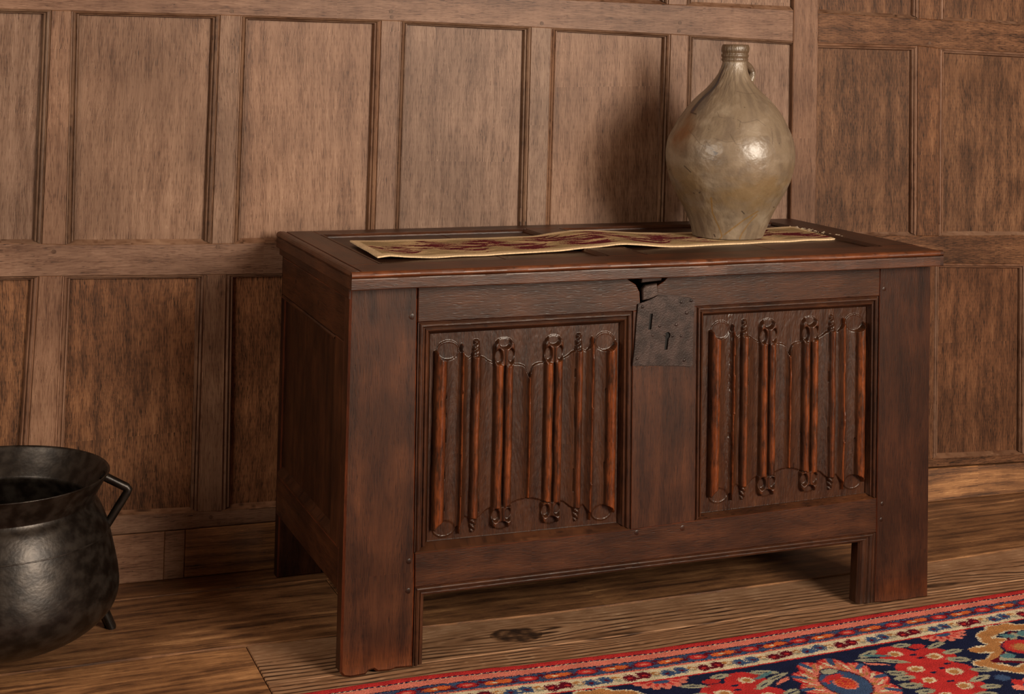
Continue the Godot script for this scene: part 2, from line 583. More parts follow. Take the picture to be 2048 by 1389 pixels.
func cell(w: Node, ol: Vector2, orr: Vector2, otr: Vector2, otl: Vector2, mat: Material, col: Color, sides := "lrt", top_w := 0.009) -> void:
	# one panel and the mouldings round it; corners bottom left, bottom right, top right, top left of the opening
	var wl := 0.019 if "l" in sides else 0.002
	var wr := 0.019 if "r" in sides else 0.002
	var wt := top_w
	var wb := 0.009
	var il := ol + Vector2(wl, wb)
	var ir := orr + Vector2(-wr, wb)
	var itr := otr + Vector2(-wr, -wt)
	var itl := otl + Vector2(wl, -wt)
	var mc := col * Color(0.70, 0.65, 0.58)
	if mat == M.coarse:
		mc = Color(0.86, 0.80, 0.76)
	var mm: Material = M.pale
	if "l" in sides:
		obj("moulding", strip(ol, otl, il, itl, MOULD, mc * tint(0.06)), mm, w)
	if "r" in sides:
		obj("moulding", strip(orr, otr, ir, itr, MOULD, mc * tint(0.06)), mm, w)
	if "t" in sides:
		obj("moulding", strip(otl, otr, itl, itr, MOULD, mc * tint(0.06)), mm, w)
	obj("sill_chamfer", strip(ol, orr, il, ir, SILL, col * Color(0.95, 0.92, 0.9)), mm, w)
	# the panel itself, very slightly warped
	var mb := MB.new()
	mb.off = roff()
	mb.col = col
	mb.gu = Vector3(1, 0, 0).rotated(Vector3(0, 0, 1), rng.randf_range(-0.03, 0.03))
	mb.gv = Vector3(-mb.gu.y, mb.gu.x, 0)
	var pts := []
	var ph := rng.randf() * 6.0
	for y in 7:
		for x in 7:
			var fx := x / 6.0
			var fy := y / 6.0
			var q := il.lerp(ir, fx).lerp(itl.lerp(itr, fx), fy)
			q += Vector2(0.004 * (fx - 0.5), 0.004 * (fy - 0.5))
			pts.append(_v(q, -0.0125 + 0.0012 * sin(fx * 3.0 + ph) * sin(fy * 4.0 + ph * 1.7)))
	mb.grid(pts, 7, 7, Vector3(0, 0, 1))
	obj("panel", mb, mat, w)

func stile(w: Node, s: Array, lo: Array, hi: Array, mat: Material, col: Color) -> void:
	# s = [left, right at the top, left, right at the bottom]
	obj("stile", slab(poly([s[2], pl(lo, s[2]), s[3], pl(lo, s[3]), s[1], pl(hi, s[1]), s[0], pl(hi, s[0])]), 0.0, -0.03, 0.0010, false, col), mat, w)

func row(w: Node, st: Array, lo: Array, hi: Array, mats: Array, cols: Array, sides: Array, top_w := 0.009) -> void:
	for i in st.size():
		if not (i == 0 and st[i].size() == 5) and not (i == st.size() - 1 and st[i].size() == 5):
			stile(w, st[i], lo, hi, mats[i % mats.size()][0], cols[i % cols.size()][0] * tint(0.07))
		if i < st.size() - 1:
			var a: Array = st[i]
			var b: Array = st[i + 1]
			cell(w, Vector2(a[3], pl(lo, a[3])), Vector2(b[2], pl(lo, b[2])), Vector2(b[0], pl(hi, b[0])), Vector2(a[1], pl(hi, a[1])), mats[i % mats.size()][1], cols[i % cols.size()][1] * tint(0.05), sides[i % sides.size()], top_w)

func wall_back() -> void:
	var w := root("wall_back", "old brown oak panelling of rails, stiles and moulded panels behind the coffer", "wall", "structure")
	w.transform = Transform3D(Basis(Vector3.UP, WALL_YAW), WALL_AT)
	var pp := [M.pale, M.pale]
	var pc := [M.pale, M.coarse]
	var cc := [M.coarse, M.coarse]
	var c0 := Color(1, 1, 1)
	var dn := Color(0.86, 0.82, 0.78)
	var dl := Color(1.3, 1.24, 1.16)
	# left part, between the corner out of sight and the post; the last entry of each row is the post
	var upper := [[-1.20, -1.16, -1.20, -1.16], [-0.815, -0.775, -0.82, -0.78], [-0.4649, -0.4271, -0.4681, -0.4234], [-0.1308, -0.0885, -0.1342, -0.0916], [0.2133, 0.2567, 0.2105, 0.2524], [0.5585, 0.6065, 0.5566, 0.6018], [0.9035, 0.9485, 0.8963, 0.9422], [1.2265, 1.2940, 1.2245, 1.2940, 1.0]]
	row(w, upper, MRT, TRB, [pp], [[c0, c0]], ["lrt", "lrt", "lrt", "lrt", "lrt", "lrt", "lt"])
	var lower := [[-1.20, -1.16, -1.20, -1.16], [-0.82, -0.78, -0.82, -0.78], [-0.4714, -0.4268, -0.485, -0.432], [-0.1442, -0.1033, -0.1443, -0.0976], [0.2100, 0.2520, 0.2100, 0.2520], [0.5560, 0.6010, 0.5560, 0.6010], [0.8960, 0.9420, 0.8960, 0.9420], [1.2245, 1.2940, 1.2245, 1.2940, 1.0]]
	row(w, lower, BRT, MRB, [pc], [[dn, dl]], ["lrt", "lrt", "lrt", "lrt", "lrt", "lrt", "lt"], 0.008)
	var top := [-1.3, 1.95, 2.7, 1.95]
	row(w, upper, TRT, top, [pp], [[c0, c0]], ["lrt", "lrt", "lrt", "lrt", "lrt", "lrt", "lt"])
	rail(w, TRB, TRT, -1.3, 1.2262, M.pale, Color(0.90, 0.86, 0.84))
	rail(w, MRB, MRT, -1.3, 1.2242, M.pale, Color(0.92, 0.90, 0.9))
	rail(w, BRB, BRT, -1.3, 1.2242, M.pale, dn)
	# the post
	obj("post", slab(poly([1.2245, 0.093, 1.2940, 0.093, 1.2942, 0.70, 1.2946, 1.19, 1.295, 1.95, 1.2285, 1.95, 1.2268, 1.20, 1.2248, 0.70]), 0.002, -0.03, 0.002, false, Color(0.80, 0.72, 0.66)), M.pale, w)
	# right part
	var rupper := [[1.2265, 1.2946, 1.2245, 1.2942, 1.0], [1.5786, 1.6417, 1.5812, 1.6433], [1.9350, 1.9980, 1.9350, 1.9980], [2.30, 2.36, 2.30, 2.36], [2.66, 2.70, 2.66, 2.70]]
	var rlower := [[1.2245, 1.2942, 1.2245, 1.2942, 1.0], [1.5780, 1.6330, 1.5780, 1.6330], [1.9080, 1.9680, 1.9080, 1.9680], [2.30, 2.36, 2.30, 2.36], [2.66, 2.70, 2.66, 2.70]]
	row(w, rupper, RMT, RTB, [cc], [[c0, c0]], ["rt", "lrt"], 0.013)
	row(w, rlower, RBT, RMB, [cc], [[dn, dn]], ["rt", "lrt"], 0.013)
	row(w, rupper, RTT, top, [cc], [[c0, c0]], ["rt", "lrt"])
	rail(w, RTB, RTT, 1.2945, 2.7, M.coarse, c0)
	rail(w, RMB, RMT, 1.2945, 2.7, M.coarse, Color(0.9, 0.88, 0.86))
	rail(w, BRB, RBT, 1.2945, 2.7, M.coarse, dn)
	# frieze and back boarding that close the wall
	obj("frieze_rail", slab(rect(-1.3, 1.95, 2.7, 2.05), 0.0, -0.03, 0.002, true, c0), M.pale, w)
	obj("boarding", slab(rect(-2.4, -0.05, 4.4, 2.75), -0.022, -0.12, 0.002, true, Color(0.8, 0.75, 0.7)), M.pale, w)
	# oak pegs that pin the joints
	for p in [[-0.108, 1.153], [0.236, 1.150], [0.234, 1.162], [0.583, 1.145], [0.926, 1.155], [0.924, 1.136], [1.612, 1.122], [-0.122, 0.668], [-0.445, 0.667], [-0.12, 0.120], [1.262, 1.168], [1.262, 1.125]]:
		var mb := MB.new()
		mb.col = Color(0.55, 0.5, 0.45)
		mb.off = roff()
		var h := 0.0012
		for s in 8:
			var a0 := TAU * s / 8
			var a1 := TAU * (s + 1) / 8
			var e0 := Vector3(p[0] + cos(a0) * 0.0045, p[1] + sin(a0) * 0.0045, 0)
			var e1 := Vector3(p[0] + cos(a1) * 0.0045, p[1] + sin(a1) * 0.0045, 0)
			mb.tri(Vector3(p[0], p[1], h), e0 + Vector3(0, 0, h * 0.6), e1 + Vector3(0, 0, h * 0.6), Vector3(0, 0, 1))
			mb.quad(e0 + Vector3(0, 0, h * 0.6), e1 + Vector3(0, 0, h * 0.6), e1 - Vector3(0, 0, 0.002), e0 - Vector3(0, 0, 0.002), e0 - Vector3(p[0], p[1], 0))
		obj("peg", mb, M.pale, w)
	# skirting boards
	var b := root("baseboard_back", "pale patched oak skirting boards along the foot of the panelled wall", "skirting", "structure")
	b.transform = w.transform
	var sk := [[-1.3, -0.4], [-0.398, -0.2122], [-0.2118, -0.1715], [-0.1705, 0.62], [0.622, 1.30], [1.302, 2.7]]
	var sc := [Color(1.0, 0.92, 0.84), Color(1.06, 0.98, 0.9), Color(0.95, 0.88, 0.8), Color(0.86, 0.74, 0.58), Color(0.9, 0.8, 0.65), Color(1.0, 0.9, 0.76)]
	for i in sk.size():
		var x0: float = sk[i][0]
		var x1: float = sk[i][1]
		obj("board", slab(poly([x0, 0.004, x1, 0.004, x1, pl(BRB, x1) - 0.001, lerpf(x0, x1, 0.5), pl(BRB, lerpf(x0, x1, 0.5)) - 0.0015, x0, pl(BRB, x0) - 0.001]), [0.003, 0.002, 0.0025, 0.003, 0.002, 0.003][i], -0.02, 0.0015, true, sc[i]), M.pale if i < 3 else M.pine, b)

# ---------------------------------------------------------------- floor
func floor_boards() -> void:
	var f := root("floor", "wide worn brown pine floorboards under the coffer", "floor", "structure")
	var s1 := [-2.6, -0.49, -0.308, -0.4844, -0.153, -0.4807, -0.0145, -0.4753, 0.1155, -0.4711, 1.0, -0.466, 1.58, -0.4649, 1.866, -0.4703, 4.2, -0.50]
	var s2 := [-2.6, -0.235, -0.5436, -0.2009, -0.4027, -0.1970, -0.1803, -0.1945, 0.0459, -0.1850, 0.2105, -0.1725, 0.4461, -0.1600, 0.6117, -0.1605, 1.0420, -0.1618, 1.3547, -0.1670, 1.6199, -0.1822, 4.2, -0.24]
	var s3 := [-2.6, -0.017, 4.2, -0.022]
	var wall := [-2.6, -0.70, 4.2, -0.70]
	var boards := [
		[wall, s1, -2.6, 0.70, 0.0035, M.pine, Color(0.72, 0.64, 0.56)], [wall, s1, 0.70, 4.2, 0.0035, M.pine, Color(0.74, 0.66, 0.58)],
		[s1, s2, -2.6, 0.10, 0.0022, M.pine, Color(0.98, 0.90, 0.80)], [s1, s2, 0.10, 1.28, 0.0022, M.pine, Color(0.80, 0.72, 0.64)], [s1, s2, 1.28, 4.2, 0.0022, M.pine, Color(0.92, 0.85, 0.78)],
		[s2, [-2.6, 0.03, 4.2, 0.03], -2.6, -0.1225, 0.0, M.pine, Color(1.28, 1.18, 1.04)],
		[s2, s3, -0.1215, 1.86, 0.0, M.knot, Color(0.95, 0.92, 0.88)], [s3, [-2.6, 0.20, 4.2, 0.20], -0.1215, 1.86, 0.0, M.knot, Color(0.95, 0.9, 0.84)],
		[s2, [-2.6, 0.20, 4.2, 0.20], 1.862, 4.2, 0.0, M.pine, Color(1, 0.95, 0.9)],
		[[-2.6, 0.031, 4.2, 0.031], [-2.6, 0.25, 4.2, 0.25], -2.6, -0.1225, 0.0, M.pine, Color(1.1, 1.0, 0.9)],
	]
	for k in 14:
		var z := 0.25 + k * 0.27
		var x := [0.4, 1.3, -0.5, 0.9][k % 4] as float
		var near := [-2.6, z + 0.27, 4.2, z + 0.27]
		boards.append([[-2.6, z if k else 0.25, 4.2, z], near, -2.6, x, 0.0, M.pine, Color(1, 0.93, 0.86)])
		boards.append([[-2.6, z, 4.2, z], near, x, 4.2, 0.0, M.pine, Color(1.05, 0.97, 0.9)])
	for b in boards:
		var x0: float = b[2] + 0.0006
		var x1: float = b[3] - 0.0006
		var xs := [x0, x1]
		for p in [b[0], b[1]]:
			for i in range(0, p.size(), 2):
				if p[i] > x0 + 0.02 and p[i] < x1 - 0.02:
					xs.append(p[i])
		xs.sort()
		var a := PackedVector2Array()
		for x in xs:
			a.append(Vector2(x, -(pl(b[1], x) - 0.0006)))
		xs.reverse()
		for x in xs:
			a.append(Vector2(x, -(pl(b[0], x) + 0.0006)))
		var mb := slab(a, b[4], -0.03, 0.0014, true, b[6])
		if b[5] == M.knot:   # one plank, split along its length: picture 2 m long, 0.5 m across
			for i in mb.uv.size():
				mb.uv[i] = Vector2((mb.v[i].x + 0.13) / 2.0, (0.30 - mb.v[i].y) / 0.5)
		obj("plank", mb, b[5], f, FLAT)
	obj("joist_bed", slab(rect(-2.7, -4.2, 4.3, 0.75), -0.03, -0.12, 0.001, true, Color(0.5, 0.45, 0.4)), M.pine, f, FLAT)

func room_shell() -> void:
	# the rest of the room, out of the frame: plastered walls, a left window, a front window added for the key light, a ceiling
	shell("wall_front", "cream plastered wall with an added tall window, opposite the coffer", Vector3(0.75, 0, 3.62), PI, 7.2, [-1.75, 0.87, -0.25, 2.37], "window_1", "tall window added round the key light, opposite the coffer", 0.75)
	shell("wall_left", "cream plastered wall with a wide window, left of the pot", Vector3(-2.6, 0, 1.5), PI / 2, 4.6, [-0.55, 0.9, 0.95, 2.2], "window_2", "wide daylight window in the left wall", 0.0)
	tag(obj("wall_right", slab(rect(-2.4, -0.05, 2.4, 2.75), 0.0, -0.12, 0.001, true, Color(1, 1, 1)), M.plaster, self, Transform3D(Basis(Vector3.UP, -PI / 2), Vector3(4.2, 0, 1.5))), "cream plastered wall at the right end of the room", "wall", "structure")
	tag(obj("ceiling", slab(rect(-2.75, -1.0, 4.4, 4.0), 0.0, -0.12, 0.001, true, Color(1, 1, 1)), M.plaster, self, Transform3D(Basis(Vector3(1, 0, 0), Vector3(0, 0, 1), Vector3(0, -1, 0)), Vector3(0, 2.62, 0))), "cream plastered ceiling above the panelled wall", "ceiling", "structure")

func shell(called: String, label: String, at: Vector3, turn: float, wide: float, o: Array, wname: String, wlabel: String, _cx: float) -> void:
	var t := Transform3D(Basis(Vector3.UP, turn), at)
	var mb := MB.new()
	var h := wide / 2
	for q in [rect(-h, -0.05, o[0], 2.75), rect(o[2], -0.05, h, 2.75), rect(o[0], -0.05, o[2], o[1]), rect(o[0], o[3], o[2], 2.75)]:
		slab(q, 0.0, -0.14, 0.0005, true, Color(1, 1, 1), mb)
	tag(obj(called, mb, M.plaster, self, t), label, "wall", "structure")
	var w := root(wname, wlabel, "window", "structure")
	w.transform = t
	var fr := MB.new()
	for q in [rect(o[0], o[1], o[2], o[1] + 0.05), rect(o[0], o[3] - 0.05, o[2], o[3]), rect(o[0], o[1], o[0] + 0.05, o[3]), rect(o[2] - 0.05, o[1], o[2], o[3])]:
		slab(q, -0.02, -0.08, 0.004, true, Color(1.1, 1.1, 1.1), fr)
	obj("window_frame", fr, M.plaster, w)
	for k in 3:
		var x0: float = lerpf(o[0] + 0.05, o[2] - 0.05, k / 3.0)
		var x1: float = lerpf(o[0] + 0.05, o[2] - 0.05, (k + 1) / 3.0)
		obj("window_pane", slab(rect(x0 + 0.01, o[1] + 0.05, x1 - 0.01, o[3] - 0.05), -0.05, -0.06, 0.001, false, Color(1, 1, 1)), M.glow, w)
		if k:
			obj("mullion", slab(rect(x0 - 0.015, o[1] + 0.05, x0 + 0.015, o[3] - 0.05), -0.03, -0.08, 0.003, false, Color(1, 1, 1)), M.plaster, w)

# ---------------------------------------------------------------- coffer
const PM := [0.0, 0.0, 0.04, -0.0030, 0.12, -0.0034, 0.17, -0.0010, 0.24, 0.0001, 0.33, 0.0002, 0.41, -0.0016, 0.46, -0.0058, 0.54, -0.0064, 0.58, -0.0040, 0.64, -0.0030, 0.72, -0.0036, 0.78, -0.0070, 0.90, -0.0120, 1.0, -0.0158]
const APRON := [0.0, 0.0, 0.05, -0.0026, 0.12, -0.0028, 0.18, -0.0006, 0.28, 0.0006, 0.40, -0.0004, 0.46, -0.0036, 0.54, -0.0038, 0.60, -0.0016, 0.70, -0.0013, 0.84, -0.0020, 0.94, -0.0050, 1.0, -0.0085]

func dome(r: float, h: float, at: Vector3, col: Color) -> MB:
	var mb := MB.new()
	var pts := []
	for k in 5:
		var q := PI / 2 * k / 4.0
		for s in 11:
			var a := TAU * s / 10
			var rr := maxf(r * cos(q), 0.0002) * (1.0 + 0.08 * sin(a * 3.0 + r * 900.0))
			pts.append(at + Vector3(rr * cos(a), rr * sin(a), h * sin(q)))
	mb.col = col
	mb.grid(pts, 11, 5, Vector3.ZERO, null, null, true)
	return mb

func coffer() -> void:
	var c := root("coffer", "dark oak coffer with two carved linenfold panels and an iron lock plate", "chest")
	var H := 0.6685
	var m: Material = M.red
	var k0 := Color(1, 1, 1)
	rub = Color(1.9, 1.3, 0.95)
	wear = [-0.1, 0.008, 0.02, 0.035, 0.05, 0.075, 0.3, 0.7]
	# corner posts that run down into the feet, their bottoms worn and chipped
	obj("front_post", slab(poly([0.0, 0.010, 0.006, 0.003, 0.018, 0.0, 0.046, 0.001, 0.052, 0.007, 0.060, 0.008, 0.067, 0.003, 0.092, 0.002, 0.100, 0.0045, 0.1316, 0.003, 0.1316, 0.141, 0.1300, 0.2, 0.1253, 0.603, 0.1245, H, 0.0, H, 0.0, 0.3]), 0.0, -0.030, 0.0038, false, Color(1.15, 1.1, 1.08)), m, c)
	obj("front_post", slab(poly([1.0925, 0.004, 1.105, 0.003, 1.125, 0.001, 1.150, 0.002, 1.165, 0.0, 1.195, 0.002, 1.2222, 0.001, 1.2222, H, 1.0985, H, 1.0975, 0.6, 1.0965, 0.2, 1.0970, 0.141]), 0.0, -0.030, 0.002, false, Color(0.76, 0.68, 0.66)), m, c)  # right post tinted darker: falloff of the light put into its colour
	wear = []
	obj("rear_post", slab(rect(0.006, 0.0040, 0.10, H), -0.503, -0.531, 0.003, false, Color(0.6, 0.55, 0.5)), M.dull, c)
	obj("rear_post", slab(rect(1.122, 0.0040, 1.2222, H), -0.495, -0.522, 0.003, false, Color(0.8, 0.8, 0.8)), m, c)
	# front rails and muntin
	obj("top_rail", slab(poly([0.1257, 0.6032, 0.548, 0.6036, 0.683, 0.6065, 1.0973, 0.6092, 1.0982, H, 0.626, H, 0.612, 0.656, 0.598, 0.648, 0.597, 0.612, 0.563, 0.612, 0.561, 0.638, 0.553, 0.652, 0.540, 0.660, 0.527, H, 0.1250, H]), 0.0, -0.030, 0.0008, true, Color(0.98, 0.97, 0.97)), m, c)
	obj("bottom_rail", slab(poly([0.1320, 0.141, 1.0965, 0.1415, 1.0960, 0.2085, 0.6867, 0.2035, 0.552, 0.1999, 0.1305, 0.1995]), 0.0, -0.030, 0.0009, true, Color(1.0, 0.98, 0.96)), m, c)
	obj("muntin", slab(poly([0.5518, 0.2003, 0.6867, 0.2038, 0.6830, 0.6062, 0.5482, 0.6033]), 0.0, -0.030, 0.0009, false, Color(0.98, 0.94, 0.94)), m, c)
	# moulded lower edge of the front, carried down the inner edges of the feet
	var ap := MB.new()
	strip(Vector2(0.1316, 0.004), Vector2(0.1316, 0.141), Vector2(0.1505, 0.006), Vector2(0.1505, 0.1225), APRON, k0, ap, 5)
	slab(rect(0.1312, 0.005, 0.1503, 0.1405), -0.0085, -0.030, 0.0002, false, k0, ap)
	obj("foot_moulding", ap, m, c)
	ap = MB.new()
	strip(Vector2(0.1316, 0.141), Vector2(1.0970, 0.1415), Vector2(0.1505, 0.1225), Vector2(1.0600, 0.1238), APRON, k0, ap, 16)
	slab(rect(0.1316, 0.1229, 1.0970, 0.1412), -0.0085, -0.030, 0.0002, true, k0, ap)
	obj("apron_moulding", ap, m, c)
	ap = MB.new()
	strip(Vector2(1.0970, 0.1415), Vector2(1.0925, 0.004), Vector2(1.0600, 0.1238), Vector2(1.0545, 0.005), APRON, Color(0.9, 0.88, 0.88), ap, 5)
	slab(poly([1.0547, 0.005, 1.0930, 0.004, 1.0970, 0.1405, 1.0602, 0.1405]), -0.0085, -0.030, 0.0002, false, Color(0.8, 0.75, 0.75), ap)
	obj("foot_moulding", ap, m, c)
	# linenfold panels in their moulded frames
	var fo := [[0.1285, 0.1998, 0.5517, 0.2002, 0.5483, 0.6035, 0.1255, 0.6030], [0.6869, 0.2036, 1.0958, 0.2078, 1.0974, 0.6090, 0.6830, 0.6064]]
	var fi := [[0.1560, 0.2135, 0.5295, 0.2110, 0.5270, 0.5800, 0.1535, 0.5785], [0.7060, 0.2115, 1.0785, 0.2165, 1.0770, 0.5860, 0.7050, 0.5855]]
	for i in 2:
		var o: Array = fo[i]
		var n: Array = fi[i]
		var O := [Vector2(o[0], o[1]), Vector2(o[2], o[3]), Vector2(o[4], o[5]), Vector2(o[6], o[7])]
		var I := [Vector2(n[0], n[1]), Vector2(n[2], n[3]), Vector2(n[4], n[5]), Vector2(n[6], n[7])]
		obj("panel_moulding", strip(O[0], O[3], I[0], I[3], PM, Color(1.05, 1, 0.96)), m, c)
		obj("panel_moulding", strip(O[3], O[2], I[3], I[2], PM, Color(1.0, 1, 1)), m, c)
		obj("panel_moulding", strip(O[1], O[2], I[1], I[2], PM, Color(1.0, 0.96, 0.94)), m, c)
		obj("panel_sill", strip(O[0], O[1], I[0], I[1], [0.0, 0.0, 0.10, -0.0012, 1.0, -0.0158], Color(0.98, 0.96, 0.92)), m, c)
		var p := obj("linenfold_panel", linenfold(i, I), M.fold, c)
		p.set_meta("label", ["left panel carved with linenfold", "right panel carved with linenfold, worm-eaten at one edge"][i])
	# the left end
	obj("end_top_rail", slab(poly([-0.503, 0.577, -0.030, 0.5690, -0.030, 0.6475, -0.503, 0.6515]), 0.0, -0.026, 0.0010, true, Color(1.0, 0.94, 0.86)), m, c, LEFT)
	obj("end_bottom_rail", slab(poly([-0.503, 0.1335, -0.030, 0.1385, -0.030, 0.213, -0.503, 0.213]), 0.0, -0.026, 0.0025, true, Color(1.0, 0.94, 0.86)), m, c, LEFT)
	obj("end_stile", slab(poly([-0.090, 0.2135, -0.0305, 0.2135, -0.0305, 0.5688, -0.090, 0.5700]), 0.0, -0.026, 0.0008, false, Color(1.0, 0.94, 0.86)), m, c, LEFT)
	obj("end_panel", slab(rect(-0.515, 0.205, -0.080, 0.585), -0.012, -0.022, 0.001, false, Color(0.78, 0.72, 0.66)), m, c, LEFT)
	obj("end_moulding", strip(Vector2(-0.503, 0.577), Vector2(-0.090, 0.570), Vector2(-0.503, 0.563), Vector2(-0.096, 0.557), [0.0, 0.0, 0.1, -0.002, 0.3, 0.0008, 0.5, 0.0004, 0.65, -0.004, 1.0, -0.012], Color(0.95, 0.9, 0.84)), m, c, LEFT)
	obj("end_moulding", strip(Vector2(-0.503, 0.213), Vector2(-0.090, 0.213), Vector2(-0.503, 0.228), Vector2(-0.096, 0.228), [0.0, 0.0, 0.3, -0.001, 1.0, -0.012], Color(0.9, 0.86, 0.8)), m, c, LEFT)
	# the right end, the back and the bottom
	obj("end_board", slab(rect(0.030, 0.135, 0.495, H), 0.0, -0.022, 0.001, true, Color(0.8, 0.76, 0.74)), m, c, Transform3D(Basis(Vector3(0, 0, -1), Vector3(0, 1, 0), Vector3(1, 0, 0)), Vector3(1.2215, 0, 0)))
	obj("back_board", slab(rect(0.10, 0.16, 1.122, 0.66), -0.490, -0.505, 0.001, true, Color(0.6, 0.55, 0.5)), M.dull, c)
	obj("bottom_board", slab(rect(0.02, 0.032, 1.205, 0.49), 0.155, 0.140, 0.001, true, Color(0.6, 0.55, 0.5)), M.dull, c, FLAT)
	# the lid: framed, moulded at the edges, with two sunk panels
	var lid := Node3D.new()
	lid.name = "lid"
	c.add_child(lid, true)
	var LT := FLAT.translated(Vector3(0, 0.7, 0))
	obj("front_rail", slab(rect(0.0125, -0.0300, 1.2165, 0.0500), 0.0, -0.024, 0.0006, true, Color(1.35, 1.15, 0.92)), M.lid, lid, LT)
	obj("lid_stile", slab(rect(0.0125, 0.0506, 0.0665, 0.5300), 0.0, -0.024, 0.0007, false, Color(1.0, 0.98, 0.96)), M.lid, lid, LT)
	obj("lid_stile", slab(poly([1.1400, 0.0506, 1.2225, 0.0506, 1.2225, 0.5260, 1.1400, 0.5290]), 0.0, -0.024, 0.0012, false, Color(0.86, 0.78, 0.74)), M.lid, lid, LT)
	obj("back_rail", slab(rect(0.0671, 0.4720, 1.1394, 0.5290), 0.0, -0.024, 0.0010, true, Color(0.95, 0.9, 0.86)), M.lid, lid, LT)
	obj("lid_muntin", slab(rect(0.5230, 0.0506, 0.5970, 0.4714), 0.0, -0.020, 0.0008, false, Color(1.0, 0.92, 0.84)), M.lid, lid, LT)
	var LM := [0.0, 0.0, 0.08, -0.0022, 0.18, -0.0022, 0.28, -0.0002, 0.42, 0.0003, 0.58, 0.0002, 0.64, -0.0005, 0.95, -0.0042, 0.96, -0.0064, 1.0, -0.0067]
	var ins := [[0.0665, 0.0500, 0.0665, 0.4720, 0.0765, 0.0560, 0.0765, 0.4640], [0.5230, 0.0506, 0.5230, 0.4714, 0.5120, 0.0560, 0.5120, 0.4640], [0.5970, 0.0506, 0.5970, 0.4714, 0.6080, 0.0560, 0.6080, 0.4640], [1.1400, 0.0506, 1.1400, 0.4714, 1.1280, 0.0560, 1.1280, 0.4640]]
	for q in ins:
		obj("lid_moulding", strip(Vector2(q[0], q[1]), Vector2(q[2], q[3]), Vector2(q[4], q[5]), Vector2(q[6], q[7]), LM, Color(0.95, 0.88, 0.84)), M.lid, lid, LT)
	for q in [[0.0665, 0.5230, 0.0765, 0.5120], [0.5970, 1.1400, 0.6080, 1.1280]]:
		obj("lid_moulding", strip(Vector2(q[0], 0.4720), Vector2(q[1], 0.4720), Vector2(q[2], 0.4620), Vector2(q[3], 0.4620), LM, Color(0.95, 0.84, 0.74)), M.lid, lid, LT)
		obj("lid_moulding", strip(Vector2(q[0], 0.0500), Vector2(q[1], 0.0500), Vector2(q[2], 0.0560), Vector2(q[3], 0.0560), [0.0, 0.0, 0.3, -0.001, 1.0, -0.0066], Color(1.0, 0.94, 0.88)), M.lid, lid, LT)
	for q in [[0.0765, 0.3255], [0.3275, 0.5120], [0.6080, 0.9090], [0.9108, 1.1280]]:
		obj("lid_panel", slab(rect(q[0] - 0.004 * float(q[0] < 0.08 or q[0] == 0.608), 0.050, q[1], 0.470), -0.0065, -0.018, 0.0006, true, tint(0.06) * Color(0.80, 0.78, 0.74)), M.lid, lid, LT)
	# nosing along the front and the left edge
	var fp := [0.0300, 0.7000, 0.0340, 0.6997, 0.0368, 0.6982, 0.0384, 0.6958, 0.0387, 0.6935, 0.0378, 0.6912, 0.0358, 0.6899, 0.0345, 0.6890, 0.0372, 0.6882, 0.0376, 0.6866, 0.0376, 0.6706, 0.0366, 0.6690, 0.0300, 0.6687]
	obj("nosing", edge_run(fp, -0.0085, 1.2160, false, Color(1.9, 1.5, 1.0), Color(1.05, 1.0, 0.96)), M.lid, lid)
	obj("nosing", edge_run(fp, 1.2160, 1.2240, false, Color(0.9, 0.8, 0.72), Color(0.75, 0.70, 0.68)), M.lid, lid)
	var lp := [-0.0125, 0.6975, -0.0105, 0.6980, -0.0085, 0.7002, -0.0030, 0.7006, 0.0010, 0.7004, 0.0050, 0.6990, 0.0078, 0.6965, 0.0088, 0.6935, 0.0078, 0.6905, 0.0060, 0.6892, 0.0076, 0.6880, 0.0080, 0.6700, 0.0074, 0.6687, 0.0, 0.6687]
	obj("nosing", edge_run(lp, -0.5330, 0.0300, true, Color(1.1, 0.95, 0.82), Color(0.9, 0.84, 0.8)), M.lid, lid)
	obj("cleat", slab(poly([-0.530, 0.6535, -0.002, 0.6480, -0.002, 0.6680, -0.530, 0.6680]), 0.0015, -0.026, 0.0010, true, Color(0.84, 0.78, 0.74)), m, lid, LEFT)
	# pegs
	for p in [[0.1135, 0.613, 0.0055], [0.119, 0.187, 0.005], [0.119, 0.136, 0.005], [0.564, 0.193, 0.005], [0.660, 0.192, 0.0055], [1.108, 0.165, 0.0045], [1.110, 0.196, 0.0045], [1.109, 0.622, 0.0045]]:
		obj("peg", dome(p[2], 0.0009, Vector3(p[0], p[1], -0.0002), Color(0.6, 0.52, 0.5)), m, c)
	for p in [[-0.215, 0.607, 0.006], [-0.39, 0.620, 0.005]]:
		obj("peg", dome(p[2], 0.0009, Vector3(p[0], p[1], -0.0002), Color(0.5, 0.45, 0.42)), m, c, LEFT)
	rub = Color(1.1, 1.1, 1.1)
	lock_plate(c)

